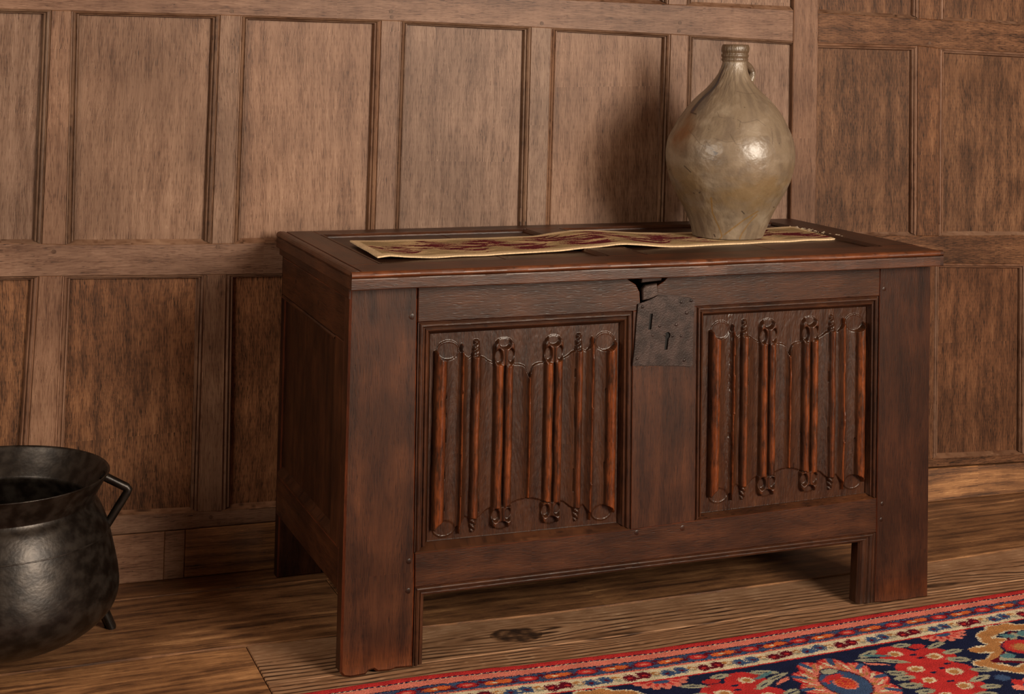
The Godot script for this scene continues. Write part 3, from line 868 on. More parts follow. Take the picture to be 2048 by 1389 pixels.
func edge_run(p: Array, a: float, b: float, along_z: bool, col: Color, lower: Color) -> MB:
	# a moulding of constant section: p = [outward, height, ...], run from a to b along the front or along the left side
	var mb := MB.new()
	mb.col = col
	mb.off = roff()
	var segs := maxi(1, int((b - a) / 0.04))
	mb.gv = Vector3(0, 0, 1) if along_z else Vector3(1, 0, 0)
	mb.gu = Vector3(0.8, 1, 0) if along_z else Vector3(0, 1, 0.8)
	var pts := []
	var n := p.size() / 2
	for s in segs + 1:
		var q := lerpf(a, b, float(s) / segs)
		for i in n:
			var w := 0.0003 * sin(q * 41.0 + i) + 0.0003 * sin(q * 17.0)
			pts.append(Vector3(-p[i * 2] - w, p[i * 2 + 1] + w, q) if along_z else Vector3(q, p[i * 2 + 1] + w, p[i * 2] + w))
	for s in segs:
		for i in n - 1:
			var A: Vector3 = pts[s * n + i]
			var B: Vector3 = pts[s * n + i + 1]
			var hint := (B - A).cross(Vector3(0, 0, 1) if along_z else Vector3(1, 0, 0))
			if along_z:
				hint = -hint
			hint = -hint
			mb.col = col if i < 7 else lower
			mb.quad(A, pts[(s + 1) * n + i], pts[(s + 1) * n + i + 1], B, hint)
	for e in [0, segs]:
		var nn := (Vector3(0, 0, 1) if along_z else Vector3(1, 0, 0)) * (1.0 if e else -1.0)
		for i in range(1, n - 1):
			mb.tri(pts[e * n], pts[e * n + i], pts[e * n + i + 1], nn)
	return mb

const FTOP := [0.0, 490.0, 3.0, 497.0, 8.0, 510.0, 15.0, 514.0, 31.0, 516.0, 49.5, 516.0, 69.0, 520.0, 80.0, 525.0, 88.0, 531.0, 95.0, 533.0, 111.0, 535.0, 118.0, 531.0, 125.0, 537.0, 128.0, 542.0, 130.0, 546.0, 133.0, 544.0, 137.0, 547.0]
const FBOT := [0.0, 275.0, 5.0, 272.0, 15.0, 271.0, 31.0, 266.0, 49.5, 262.0, 69.0, 262.0, 78.0, 259.0, 88.0, 251.0, 95.0, 247.0, 111.0, 247.0, 118.0, 251.0, 125.0, 241.0, 130.0, 236.0, 133.0, 236.0, 137.0, 233.0]

func bead(a: float, mid: float, r: float, lo: float) -> float:
	var d := (a - mid) / r
	return lo + (r - lo) * sqrt(maxf(0.0, 1.0 - d * d))

func fold_height(s: float, y: float) -> float:
	# relief of the carved cloth in millimetres; s from the middle crest, y on the scale of the left panel
	var a := absf(s)
	var p := 0.0
	if a < 31.0:
		p = 1.5 + 4.6 * exp(-a / 1.8) + 4.0 * exp(-a / 8.0)
	elif a < 49.8:
		p = bead(a, 40.4, 9.4, 0.6)
	elif a < 69.0:
		p = bead(a, 59.4, 9.6, 0.6)
	elif a < 94.5:
		var t := (a - 69.0) / 25.5
		p = 1.4 + 2.6 * t * t
	elif a < 111.5:
		p = bead(a, 103.0, 8.6, 0.4)
	elif a < 130.0:
		var t := (a - 111.5) / 18.5
		p = 1.2 + 6.6 * t * t * t
	elif a < 159.5:
		var t := (a - 130.0) / 29.5
		p = 7.8 * exp(-(a - 130.0) / 2.0) + 1.8 + 2.2 * (t - 0.35) * (t - 0.35) * 2.0
	elif a < 183.0:
		p = bead(a, 171.3, 11.7, 0.6)
	var top: float
	var bot: float
	if a < 137.0:
		top = pl(FTOP, a)
		bot = pl(FBOT, a)
	else:
		var q := clampf((a - 157.5) / 20.5, -1.0, 1.0)
		top = 547.0 - 16.4 * sqrt(1.0 - q * q)
		bot = 233.0 + 14.0 * sqrt(1.0 - q * q)
	var inside := clampf(minf(top - y, y - bot) / 0.9 + 0.5, 0.0, 1.0)
	var h := p * inside
	if y > 480.0 or y < 285.0:
		var up := y > 400.0
		# the rolled ends: flat discs with a thin lip
		if a > 130.0:
			var ex := (a - 157.5) / 20.5
			var ey := (y - 547.0) / 16.4 if up else (y - 233.0) / 14.0
			var e := sqrt(ex * ex + ey * ey)
			if e < 1.06:
				var lip := clampf(1.0 - absf(e - 0.98) / 0.07, 0.0, 1.0)
				h = maxf(h if e > 0.95 else 0.0, 0.9 + 0.8 * lip)
			var v := (y - 541.0) / 16.0 if up else (238.0 - y) / 16.0
			if a < 133.5 and v > 0.0 and v < 1.0:
				h = maxf(h, 6.5 * clampf(1.6 - absf(a - 130.6) / (1.8 * (1.0 - 0.5 * v)), 0.0, 1.0))
		# double folds: an omega of turned cloth round three hollows
		if a > 28.0 and a < 72.0:
			var u := a - 49.6
			var v := (y - 515.0) if up else (263.0 - y) * 1.2
			var lim := 20.0 if v < 33.0 else 20.0 * sqrt(maxf(0.0, 1.0 - pow((v - 33.0) / 16.0, 2.0)))
			var edge := clampf((lim - absf(u)) / 1.0, 0.0, 1.0) * clampf((v + 1.0) / 1.0, 0.0, 1.0)
			if edge > 0.0:
				var o := 4.8 + 2.6 * clampf((lim - absf(u)) / 4.0, 0.0, 1.0)
				var hollow := pow(u / 12.5, 2.0) + pow((v - 42.0) / 11.5, 2.0)
				o = lerpf(0.8, o, smoothstep(0.62, 1.15, hollow))
				var side := pow((absf(u) - 12.0) / 7.5, 2.0) + pow((v - 17.0) / 14.0, 2.0)
				o = lerpf(2.4, o, smoothstep(0.55, 1.20, side))
				o -= 3.0 * exp(-absf(u) / 0.9) * float(v < 30.0)
				h = maxf(h, o * edge)
		# twisted ends of the single folds
		if a > 92.0 and a < 114.0:
			var v := (y - 533.0) / 31.0 if up else (248.0 - y) / 26.0
			if v > -0.1 and v < 1.0:
				var r := 8.2 * (1.0 - 0.45 * v)
				var d := (a - 103.0) / r
				if absf(d) < 1.0:
					var sp := 0.5 + 0.5 * sin((v * 31.0 - d * 4.5 * signf(s)) * TAU / 11.5)
					h = maxf(h * float(v <= 0.05), 1.0 + (r - 1.4) * sqrt(1.0 - d * d) - 2.6 * pow(sp, 3.0))
	return h

func linenfold(which: int, I: Array) -> MB:
	var f := FastNoiseLite.new()
	f.seed = 5 + which
	f.frequency = 0.03
	var g := FastNoiseLite.new()
	g.seed = 15 + which
	g.frequency = 0.22
	var mid: float = [345.0, 895.5][which]
	var sc: float = [1.0, 0.965][which]
	var lift: float = [0.0, 8.5][which]
	var w := 340
	var h := 250
	var pts := []
	var cols := []
	for y in h:
		var fy := y / float(h - 1)
		for x in w:
			var fx := x / float(w - 1)
			var q: Vector2 = I[0].lerp(I[1], fx).lerp(I[3].lerp(I[2], fx), fy)
			var X := q.x * 1000.0
			var Y := q.y * 1000.0
			var wob := f.get_noise_2d(X * 0.5, Y * 0.25) * 1.2
			var s := (X + wob - mid) / sc
			if s > 0.0:
				s *= [1.035, 1.0][which]
			var hh := fold_height(s, Y - lift)
			hh += g.get_noise_2d(X, Y * 0.3) * 0.16 + f.get_noise_2d(X * 2.0, Y * 0.6) * 0.25
			var worn := smoothstep(6.2, 9.6, hh) * clampf(0.66 + f.get_noise_2d(X * 1.5 + 300.0, Y * 0.5) * 1.3 + g.get_noise_2d(X * 1.6, Y * 0.25) * 0.6, 0.0, 1.0)  # rubbed bead crests, with their highlights also painted into the colour
			if which == 1 and s < -112.0 and s > -150.0:      # the worm-eaten strip
				var e := g.get_noise_2d(X * 0.8 + 70.0, Y * 0.10) * 0.7 + g.get_noise_2d(X * 1.3, Y * 0.4) * 0.4
				if e > 0.05:
					hh -= (e - 0.05) * 1.8 * exp(-pow((s + 134.0) / 9.0, 2.0))
			var rise := minf(absf(s), absf(absf(s) - 130.0))      # the sharp crests are palest: rubbed, with a highlight line painted in
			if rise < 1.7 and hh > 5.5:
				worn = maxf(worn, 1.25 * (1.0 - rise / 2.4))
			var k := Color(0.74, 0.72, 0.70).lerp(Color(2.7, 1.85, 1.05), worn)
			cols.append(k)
			pts.append(Vector3(q.x, q.y, -0.0158 + hh * 0.00155))
	var mb := MB.new()
	mb.off = roff()
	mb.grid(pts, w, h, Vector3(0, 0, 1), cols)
	# thickness
	mb.col = Color(0.7, 0.7, 0.7)
	var e := 0.004
	mb.quad(_v(I[0] + Vector2(-e, -e), -0.024), _v(I[1] + Vector2(e, -e), -0.024), _v(I[2] + Vector2(e, e), -0.024), _v(I[3] + Vector2(-e, e), -0.024), Vector3(0, 0, -1))
	for i in 4:
		var a: Vector2 = I[i]
		var b: Vector2 = I[(i + 1) % 4]
		mb.quad(_v(a, -0.0138), _v(b, -0.0138), _v(b, -0.024), _v(a, -0.024), Vector3(b.y - a.y, a.x - b.x, 0))
	return mb

func lock_plate(c: Node3D) -> void:
	var plate := poly([0.5474, 0.5031, 0.6050, 0.5000, 0.6520, 0.4965, 0.6705, 0.4937, 0.6738, 0.50, 0.6740, 0.5799, 0.6752, 0.600, 0.6767, 0.6150, 0.6720, 0.6205, 0.6663, 0.6240, 0.63, 0.6285, 0.5971, 0.6301, 0.578, 0.6225, 0.5567, 0.6163, 0.5535, 0.575, 0.551, 0.535])
	var slot := poly([0.5785, 0.5680, 0.5848, 0.5680, 0.5878, 0.5975, 0.5818, 0.5975])
	var key := PackedVector2Array()
	for i in 12:
		var a := TAU * i / 12 - PI * 0.36
		if i < 9 or i > 11:
			key.append(Vector2(0.6195 + cos(a) * 0.0062, 0.5555 + sin(a) * 0.0062))
	key.append_array(PackedVector2Array([Vector2(0.6150, 0.549), Vector2(0.6132, 0.5290), Vector2(0.6196, 0.5285)]))
	var mb := MB.new()
	var cuts := [0.50, 0.5830, 0.6172, 0.70]
	for k in 3:
		for piece in Geometry2D.intersect_polygons(plate, rect(cuts[k], 0.45, cuts[k + 1], 0.65)):
			for p2 in Geometry2D.clip_polygons(piece, slot):
				for p3 in Geometry2D.clip_polygons(p2, key):
					slab(p3, 0.0042, 0.0006, 0.0, false, Color(1, 1, 1), mb)
	var p := obj("lock_plate", mb, M.lock, c)
	p.set_meta("label", "dark iron lock plate with a slot and a keyhole")
	obj("keyhole", slab(rect(0.575, 0.525, 0.626, 0.602), 0.0006, 0.0001, 0.0, false, Color(0.5, 0.5, 0.5)), M.dark, p)  # dark sheet behind slot and keyhole, painted in for the shade inside
	for q in [[0.5655, 0.6110, 0.0032], [0.6470, 0.6165, 0.0030], [0.6590, 0.5960, 0.0040], [0.6680, 0.6185, 0.0034], [0.6020, 0.5735, 0.0030], [0.6370, 0.5745, 0.0034], [0.5880, 0.5570, 0.0028], [0.6135, 0.5560, 0.0026], [0.6300, 0.5540, 0.0030], [0.6480, 0.5530, 0.0030], [0.5560, 0.5155, 0.0030], [0.6555, 0.5070, 0.0034]]:
		obj("nail", dome(q[2], q[2] * 0.6, Vector3(q[0], q[1], 0.0040), Color(0.9, 0.9, 0.9)), M.lock, p)
	# stub of the hasp in the broken-out top of the rail
	obj("hasp", slab(poly([0.5670, 0.6228, 0.5790, 0.6240, 0.5990, 0.6310, 0.5985, 0.6400, 0.5960, 0.6530, 0.5720, 0.6500, 0.5660, 0.6440]), 0.0035, -0.006, 0.0016, false, Color(1.3, 1.3, 1.25)), M.lock, c)
	obj("hasp", slab(poly([0.5660, 0.6545, 0.6080, 0.6570, 0.6100, 0.6660, 0.5660, 0.6660]), -0.002, -0.014, 0.0015, false, Color(1.2, 1.15, 1.1)), M.lock, c)

# ---------------------------------------------------------------- jug
const JUG := [0.0006, 0.0, 0.060, 0.0, 0.0735, 0.0005, 0.0756, 0.004, 0.0770, 0.009, 0.0804, 0.0192, 0.0881, 0.0390, 0.0973, 0.0588, 0.1080, 0.0786, 0.1185, 0.0984, 0.1274, 0.1183, 0.1334, 0.1381, 0.1368, 0.1580, 0.1377, 0.1778, 0.1355, 0.1977, 0.1303, 0.2142, 0.1222, 0.2308, 0.1135, 0.2475, 0.1031, 0.2641, 0.0905, 0.2806, 0.0749, 0.2972, 0.0568, 0.3138, 0.0425, 0.3305, 0.0325, 0.3471, 0.0272, 0.3640, 0.0262, 0.3720]
const JUG_LEAN := [0.0, -0.0005, 0.02, -0.0025, 0.20, -0.0038, 0.26, -0.0068, 0.33, -0.0065, 0.37, -0.0100, 0.42, -0.0124]

func jug_px(x: float, y: float) -> Vector2:
	# where a mark on the visible side lies on the unrolled surface
	var hh := 0.1778 - (y - 760.0) * 0.0003323
	var r := 0.05
	for i in range(0, JUG.size() - 2, 2):
		if JUG[i + 1] <= hh and JUG[i + 3] >= hh:
			r = JUG[i]
	return Vector2(0.5 + asin(clampf((x - 526.0) * 0.0003287 / r, -0.98, 0.98)) / TAU, 1.0 - hh / 0.42)

func jug() -> void:
	var j := root("stoneware_jug", "tall grey-brown salt-glazed stoneware jug with narrow ringed neck, on the runner", "jug")
	j.position = Vector3(0.9133, 0.6974, -0.288)
	j.rotation.y = 2.616
	var n := 1024
	var A := nz(301, n, n / 4, 0.02, 4, n, n)
	var B := nz(302, n, n, 0.006, 4, n, n)
	var C := nz(303, n, n, 0.07, 3, n, n)
	var im := Image.create_empty(n, n, false, Image.FORMAT_RGB8)
	var base := PackedColorArray()
	for y in n:
		var hh := (1.0 - (y + 0.5) / n) * 0.42
		var low := smoothstep(0.175, 0.12, hh) * smoothstep(0.03, 0.09, hh)
		var neck := smoothstep(0.372, 0.378, hh)
		for x in n:
			var i := y * n + x
			var u := (x + 0.5) / n
			var k := Color(0.50, 0.445, 0.375)
			k = k.lerp(Color(0.44, 0.39, 0.33), clampf((A[i] - 118) / 70.0, 0.0, 1.0))
			k = k.lerp(Color(0.56, 0.51, 0.44), clampf((B[i] - 140) / 60.0, 0.0, 1.0))
			k = k.lerp(Color(0.49, 0.40, 0.27), low * clampf((B[(i + 70000) % (n * n)] - 70) / 150.0, 0.0, 0.7))
			var rust := exp(-pow((u - 0.35) / 0.035, 2.0) - pow((hh - 0.222) / 0.035, 2.0))
			k = k.lerp(Color(0.46, 0.29, 0.16), clampf(rust * (A[i] - 20) / 150.0, 0.0, 0.7))
			var blue := exp(-pow((u - 0.36 + (hh - 0.31) * 0.45) / 0.022, 2.0) - pow((hh - 0.305) / 0.032, 2.0))
			k = k.lerp(Color(0.30, 0.29, 0.28), clampf(blue * (C[i] + 60) / 150.0, 0.0, 0.5))
			k = k.lerp(Color(0.34, 0.27, 0.20), neck * 0.75)
			k = Color(k.r * 0.875, k.g * 0.85, k.b * 0.835)
			if C[i] < 46:
				k = k.lerp(Color(0.24, 0.20, 0.17), (46 - C[i]) / 40.0)
			im.set_pixel(x, y, k)
	var draw := func(pts: Array, width: float, c: Color, amount: float) -> void:
		for s in range(0, pts.size() - 2, 2):
			var p0 := jug_px(pts[s], pts[s + 1]) * n
			var p1 := jug_px(pts[s + 2], pts[s + 3]) * n
			var steps := int((p1 - p0).length() * 1.5) + 2
			for t in steps:
				var p := p0.lerp(p1, t / float(steps)) + Vector2(rng.randf_range(-0.7, 0.7), rng.randf_range(-0.7, 0.7))
				for dy in range(-int(width), int(width) + 1):
					for dx in range(-int(width), int(width) + 1):
						var e := 1.0 - Vector2(dx, dy).length() / (width + 0.6)
						var X := clampi(int(p.x) + dx, 0, n - 1)
						var Y := clampi(int(p.y) + dy, 0, n - 1)
						if e > 0.0:
							im.set_pixel(X, Y, im.get_pixel(X, Y).lerp(c, amount * e))
	draw.call([466, 190, 445, 250, 405, 315, 355, 365, 300, 430, 268, 500], 13.0, Color(0.20, 0.205, 0.215), 0.05)
	var ochre := Color(0.46, 0.33, 0.14)
	draw.call([420, 1020, 432, 1120, 455, 1180, 490, 1270, 490, 1300], 3.0, ochre, 0.2)
	draw.call([705, 1105, 620, 1160, 560, 1210, 500, 1262], 3.0, ochre, 0.22)
	draw.call([690, 1125, 640, 1190, 610, 1250, 600, 1290], 3.0, ochre, 0.2)
	var crack := Color(0.22, 0.18, 0.15)
	for l in [[250, 600, 290, 640, 340, 690, 420, 720], [370, 670, 400, 700, 420, 720], [430, 490, 440, 520, 480, 525], [560, 530, 590, 550, 630, 545, 690, 530, 750, 570], [580, 540, 575, 580], [520, 620, 560, 680, 620, 690], [420, 650, 500, 670, 560, 660], [700, 370, 760, 410, 800, 450], [560, 360, 640, 375, 700, 370], [330, 760, 380, 780, 460, 785], [780, 600, 790, 680]]:
		draw.call(l, 1.0, crack, 0.2)
	for l in [[425, 730, 440, 745, 3.5], [430, 750, 445, 735, 3.0], [603, 1102, 615, 1122, 2.2], [147, 865, 152, 880, 2.0], [438, 1262, 448, 1280, 3.0], [245, 832, 285, 870, 2.0], [320, 1000, 325, 1008, 2.0], [348, 990, 352, 1000, 2.0], [610, 455, 615, 460, 1.5], [790, 1085, 800, 1090, 2.0], [260, 500, 280, 510, 3.0]]:
		draw.call([l[0], l[1], l[2], l[3]], l[4], crack, 0.5)
	var m := StandardMaterial3D.new()
	m.resource_name = "salt_glazed_stoneware"
	m.albedo_texture = ImageTexture.create_from_image(im)
	m.roughness = 0.36
	m.metallic_specular = 0.55
	m.heightmap_enabled = true
	m.heightmap_texture = tex_l(n, n, nz(305, n, n / 2, 0.03, 4, n, n))
	m.heightmap_scale = 0.12
	var prof := smooth_prof(JUG, 4)
	# ringed collar and mouth, then down the inside of the neck
	for q in [0.0272, 0.3738, 0.0282, 0.3752, 0.0290, 0.3772, 0.0282, 0.3792, 0.0272, 0.3802, 0.0284, 0.3822, 0.0295, 0.3848, 0.0290, 0.3876, 0.0275, 0.3892, 0.0280, 0.3915, 0.0294, 0.3945, 0.0300, 0.3985, 0.0296, 0.4035, 0.0286, 0.4075, 0.0265, 0.4095, 0.0235, 0.4090, 0.0215, 0.4060, 0.0205, 0.3950, 0.0200, 0.3700, 0.0240, 0.3450, 0.0006, 0.3300]:
		prof.append(q)
	var lean := []
	for q in JUG_LEAN:
		lean.append(q)
	obj("body", lathe(prof, 96, Color(1, 1, 1), lean, null, 0.42), m, j)
	var path := []
	for k in 13:
		var t := k / 12.0
		var rr := 0.0240 + 0.020 * sin(PI * pow(t, 0.8)) + 0.020 * t
		path.append(Vector3(-0.0095 - rr * 0.72, 0.3720 - 0.050 * t, rr * 0.70))
	obj("handle", tube(path, 0.0075, 12, Color(1, 1, 1), null, 0.7), m, j)

# ---------------------------------------------------------------- runner
func runner() -> void:
	var cw := 711
	var ch := 140
	var idx := PackedByteArray()
	idx.resize(cw * ch)
	var f := FastNoiseLite.new()
	f.seed = 77
	f.frequency = 0.035
	rng.seed = 99
	var leaves := []
	for k in 250:
		var cx := 22.0 + k * 2.69 + rng.randf_range(-5, 5)
		var cy := 70.0 + 30.0 * sin(k * 0.185) + rng.randf_range(-24, 24)
		leaves.append([cx, cy, rng.randf_range(20, 44), rng.randf_range(4.5, 8.5), rng.randf_range(-0.3, 0.3) + 0.35 * cos(k * 0.185), rng.randf() < 0.3])
	for y in ch:
		for x in cw:
			var k := 1
			if y < 13 or y > ch - 14 or x < 10 or x > cw - 8:
				k = 0
			elif y < 15 or y > ch - 16:
				k = 2
			idx[y * cw + x] = k
	for l in leaves:
		var r := int(l[2]) + 2
		for y in range(maxi(16, int(l[1]) - r), mini(ch - 16, int(l[1]) + r)):
			for x in range(maxi(11, int(l[0]) - r), mini(cw - 9, int(l[0]) + r)):
				var d := Vector2(x - l[0], y - l[1]).rotated(-l[4])
				d.y += d.x * d.x / l[2] * 0.35
				var e: float = absf(d.y) / (l[3] * maxf(0.05, 1.0 - absf(d.x) / l[2])) + f.get_noise_2d(x * 6.0, y * 6.0) * 0.5
				if absf(d.x) < l[2] and e < 1.0:
					idx[y * cw + x] = 2 if l[5] else (4 if e < 0.20 or absf(sin(d.x * 0.35 + absf(d.y))) < 0.12 else 3)
				elif absf(d.x) < l[2] and e < 1.35 and idx[y * cw + x] == 1:
					idx[y * cw + x] = 2
	var pal := [Color(0.74, 0.64, 0.51), Color(0.56, 0.47, 0.34), Color(0.67, 0.56, 0.42), Color(0.30, 0.075, 0.11), Color(0.42, 0.16, 0.17)]
	var t := knit(idx, cw, ch, 2, pal, 0.10)
	var m := StandardMaterial3D.new()
	m.resource_name = "woven_tapestry"
	m.albedo_texture = t[0]
	m.roughness = 0.95
	m.metallic_specular = 0.2
	m.heightmap_enabled = true
	m.heightmap_texture = t[1]
	m.heightmap_scale = 0.05
	var fr := [0.084, 0.7020, 0.096, 0.7060, 0.113, 0.7055, 0.138, 0.7012, 0.188, 0.6985, 0.30, 0.6980, 0.47, 0.6998, 0.52, 0.7030, 0.60, 0.7068, 0.65, 0.7040, 0.70, 0.6975, 0.75, 0.6958, 1.0, 0.6950, 1.11, 0.6950, 1.148, 0.6985]
	var bk := [0.098, 0.7020, 0.163, 0.7005, 0.306, 0.6995, 0.423, 0.6990, 0.494, 0.6995, 0.53, 0.7040, 0.584, 0.7090, 0.616, 0.7090, 0.676, 0.7040, 0.75, 0.6990, 0.82, 0.6960, 1.0, 0.6960, 1.074, 0.7010, 1.128, 0.7018]
	var w := 260
	var h := 22
	var up := []
	var dn := []
	var uvs := []
	for y in h:
		var ty := y / float(h - 1)
		for x in w:
			var tx := x / float(w - 1)
			var X := lerpf(lerpf(0.084, 0.0975, ty), lerpf(1.148, 1.128, ty), tx)
			if x == w - 1:
				X += 0.006 * sin(y * 2.3) + 0.003 * sin(y * 5.1)
			var z := lerpf(lerpf(-0.118, -0.205, tx), lerpf(-0.352, -0.375, tx), ty) + 0.0012 * sin(X * 70.0) * (1.0 - ty)
			var yy := 0.0
			for s in [-0.012, 0.0, 0.012]:
				yy += lerpf(pl(fr, X + s), pl(bk, X + s), ty) / 3.0
			yy = maxf(yy, 0.6968)
			# it lies flat under the jug
			var dj := Vector2(X - 0.9133, z + 0.287).length()
			yy = lerpf(0.6968, yy, smoothstep(0.080, 0.11, dj))
			yy += 0.0003 * sin(X * 55.0 + ty * 9.0)
			up.append(Vector3(X, yy, z))
			dn.append(Vector3(X, yy - 0.0028, z))
			uvs.append(Vector2(tx, 1.0 - ty))
	var mb := MB.new()
	mb.grid(up, w, h, Vector3.UP, null, uvs)
	mb.grid(dn, w, h, Vector3.DOWN, null, uvs)
	for x in w - 1:
		edge(mb, up, dn, uvs, x, x + 1, Vector3(0, 0, 1))
		edge(mb, up, dn, uvs, (h - 1) * w + x, (h - 1) * w + x + 1, Vector3(0, 0, -1))
	for y in h - 1:
		edge(mb, up, dn, uvs, y * w, (y + 1) * w, Vector3(-1, 0, 0))
		edge(mb, up, dn, uvs, y * w + w - 1, (y + 1) * w + w - 1, Vector3(1, 0, 0))
	var o := tag(obj("tapestry_runner", mb, m, self), "narrow buff and plum-red tapestry runner laid rippling along the coffer lid", "runner") as MeshInstance3D
	# loose threads at the right end
	var fz := MB.new()
	for k in 46:
		var q: Vector3 = up[(k % h) * w + w - 1]
		var d := Vector3(rng.randf_range(0.002, 0.009), rng.randf_range(-0.0005, 0.0018), rng.randf_range(-0.006, 0.006))
		tube([q + Vector3(-0.002, -0.001, rng.randf_range(-0.004, 0.004)), q + d * 0.6 + Vector3(0, 0.0008, 0), q + d], 0.0004, 4, Color(0.50, 0.41, 0.29), fz)
	var fo := obj("fringe", fz, plain("linen_thread", Color(1, 1, 1), 0.95, 0.0, 0.2), o)
	fo.set_meta("kind", "stuff")

func edge(mb: MB, up: Array, dn: Array, uvs: Array, i: int, j: int, nn: Vector3) -> void:
	var b := mb.v.size()
	mb.add(up[i], nn, uvs[i], Color.WHITE)
	mb.add(up[j], nn, uvs[j], Color.WHITE)
	mb.add(dn[j], nn, uvs[j], Color.WHITE)
	mb.add(dn[i], nn, uvs[i], Color.WHITE)
	mb.face(b, b + 1, b + 2)
	mb.face(b, b + 2, b + 3)

func knit(idx: PackedByteArray, cw: int, ch: int, k: int, pal: Array, vary: float) -> Array:
	# a picture of knots: each cell of the design drawn k by k, its yarn a little uneven
	var w := cw * k
	var h := ch * k
	var d := PackedByteArray()
	d.resize(w * h * 3)
	var g := PackedByteArray()
	g.resize(w * h)
	var N := nz(811, 256, 256, 0.45, 1, 256, 256)
	var O := nz(812, 256, 256, 0.02, 3, 256, 256)
	for y in h:
		for x in w:
			var cx := x / k
			var cy := y / k
			# a knot slips sideways now and then, so that outlines are ragged
			var nn := N[(cy & 255) * 256 + (cx & 255)]
			var sx := cx + (1 if nn > 168 else (-1 if nn < 88 else 0))
			var c: Color = pal[idx[cy * cw + clampi(sx, 0, cw - 1)]]
			var n2 := N[((y * 7) & 255) * 256 + ((x * 5) & 255)]
			var v := 1.0 + (nn - 128) / 128.0 * vary + (n2 - 128) / 128.0 * vary + (O[((y / 2) & 255) * 256 + ((x / 2) & 255)] - 128) / 128.0 * vary * 0.7
			var i := y * w + x
			d[i * 3] = clampi(int(c.r * v * 255), 0, 255)
			d[i * 3 + 1] = clampi(int(c.g * v * 255), 0, 255)
			d[i * 3 + 2] = clampi(int(c.b * v * 255), 0, 255)
			g[i] = clampi(int(110 + (nn - 128) * 0.5 + (n2 - 128) * 0.4 + (20 if (x % k) and (y % k) else -25)), 0, 255)
	return [tex_rgb(w, h, d), tex_l(w, h, g)]

# ---------------------------------------------------------------- iron pot
func iron_pot() -> void:
	var p := root("iron_pot", "black cast-iron three-legged cooking pot with flared rim and angular ear handles, on the floorboards", "pot")
	p.position = Vector3(-0.5473, 0.0, -0.30)
	var outer := smooth_prof([0.0006, 0.0225, 0.060, 0.0230, 0.110, 0.0285, 0.150, 0.0405, 0.180, 0.0590, 0.2020, 0.0830, 0.2095, 0.1080, 0.2085, 0.1310, 0.2030, 0.1600, 0.1890, 0.2145, 0.1755, 0.2480, 0.1660, 0.2620, 0.1632, 0.2680], 5)
	var rim := smooth_prof([0.1632, 0.2680, 0.1665, 0.2770, 0.1745, 0.2920, 0.1830, 0.3070, 0.1868, 0.3135], 4)
	for q in rim.slice(2):
		outer.append(q)
	for q in [0.1872, 0.3147, 0.1864, 0.3158, 0.1846, 0.3152]:
		outer.append(q)
	var inner := smooth_prof([0.1832, 0.3130, 0.1780, 0.3030, 0.1680, 0.2860, 0.1575, 0.2700, 0.1545, 0.2640, 0.1560, 0.2570, 0.1680, 0.2350, 0.1950, 0.1600, 0.2000, 0.1080, 0.1700, 0.0640, 0.1000, 0.0380, 0.0006, 0.0330], 4)
	for q in inner:
		outer.append(q)
	var b := obj("body", lathe(outer, 112, Color(1, 1, 1)), M.iron, p)
	# a casting seam round the shoulder
	var seam := MB.new()
	lathe([0.1880, 0.2160, 0.1898, 0.2145, 0.1894, 0.2125, 0.1886, 0.2110], 96, Color(1, 1, 1), [], seam)
	obj("seam", seam, M.iron, b)
	for s in [0.0, PI]:
		var d := Vector3(0.998, 0, 0.0646).rotated(Vector3.UP, s)
		var path := [d * 0.172 + Vector3(0, 0.3015, 0), d * 0.196 + Vector3(0, 0.2880, 0), d * 0.2175 + Vector3(0, 0.2760, 0), d * 0.2215 + Vector3(0, 0.2715, 0), d * 0.2185 + Vector3(0, 0.2655, 0), d * 0.203 + Vector3(0, 0.2400, 0), d * 0.185 + Vector3(0, 0.2100, 0)]
		var h := obj("ear_handle", tube(path, 0.0078, 8, Color(0.75, 0.75, 0.75)), M.iron, p)
		h.set_meta("label", "angular iron ear handle")
	for k in 3:
		var a := deg_to_rad(104.5 + 120.0 * k)
		var d := Vector3(sin(a), 0, cos(a))
		var tn := Vector3(d.z, 0, -d.x)
		var mb := MB.new()
		for e in [-1.0, 0.0, 1.0]:
			var o: Vector3 = tn * e * 0.0075 + d * (0.004 if e == 0.0 else 0.0)
			tube([d * 0.166 + o + Vector3(0, 0.086, 0), d * 0.186 + o + Vector3(0, 0.058, 0), d * 0.202 + o * 0.95 + Vector3(0, 0.025, 0), d * 0.212 + o * 0.8 + Vector3(0, 0.004, 0), d * 0.2135 + o * 0.7 + Vector3(0, 0.0005, 0)], 0.0078, 8, Color(0.7, 0.7, 0.7), mb)
		obj("leg", mb, M.iron, p)

# ---------------------------------------------------------------- rug
const CW := 573
const CH := 334
var ridx := PackedByteArray()
var first_row := 0      # the field's motifs stop at the border

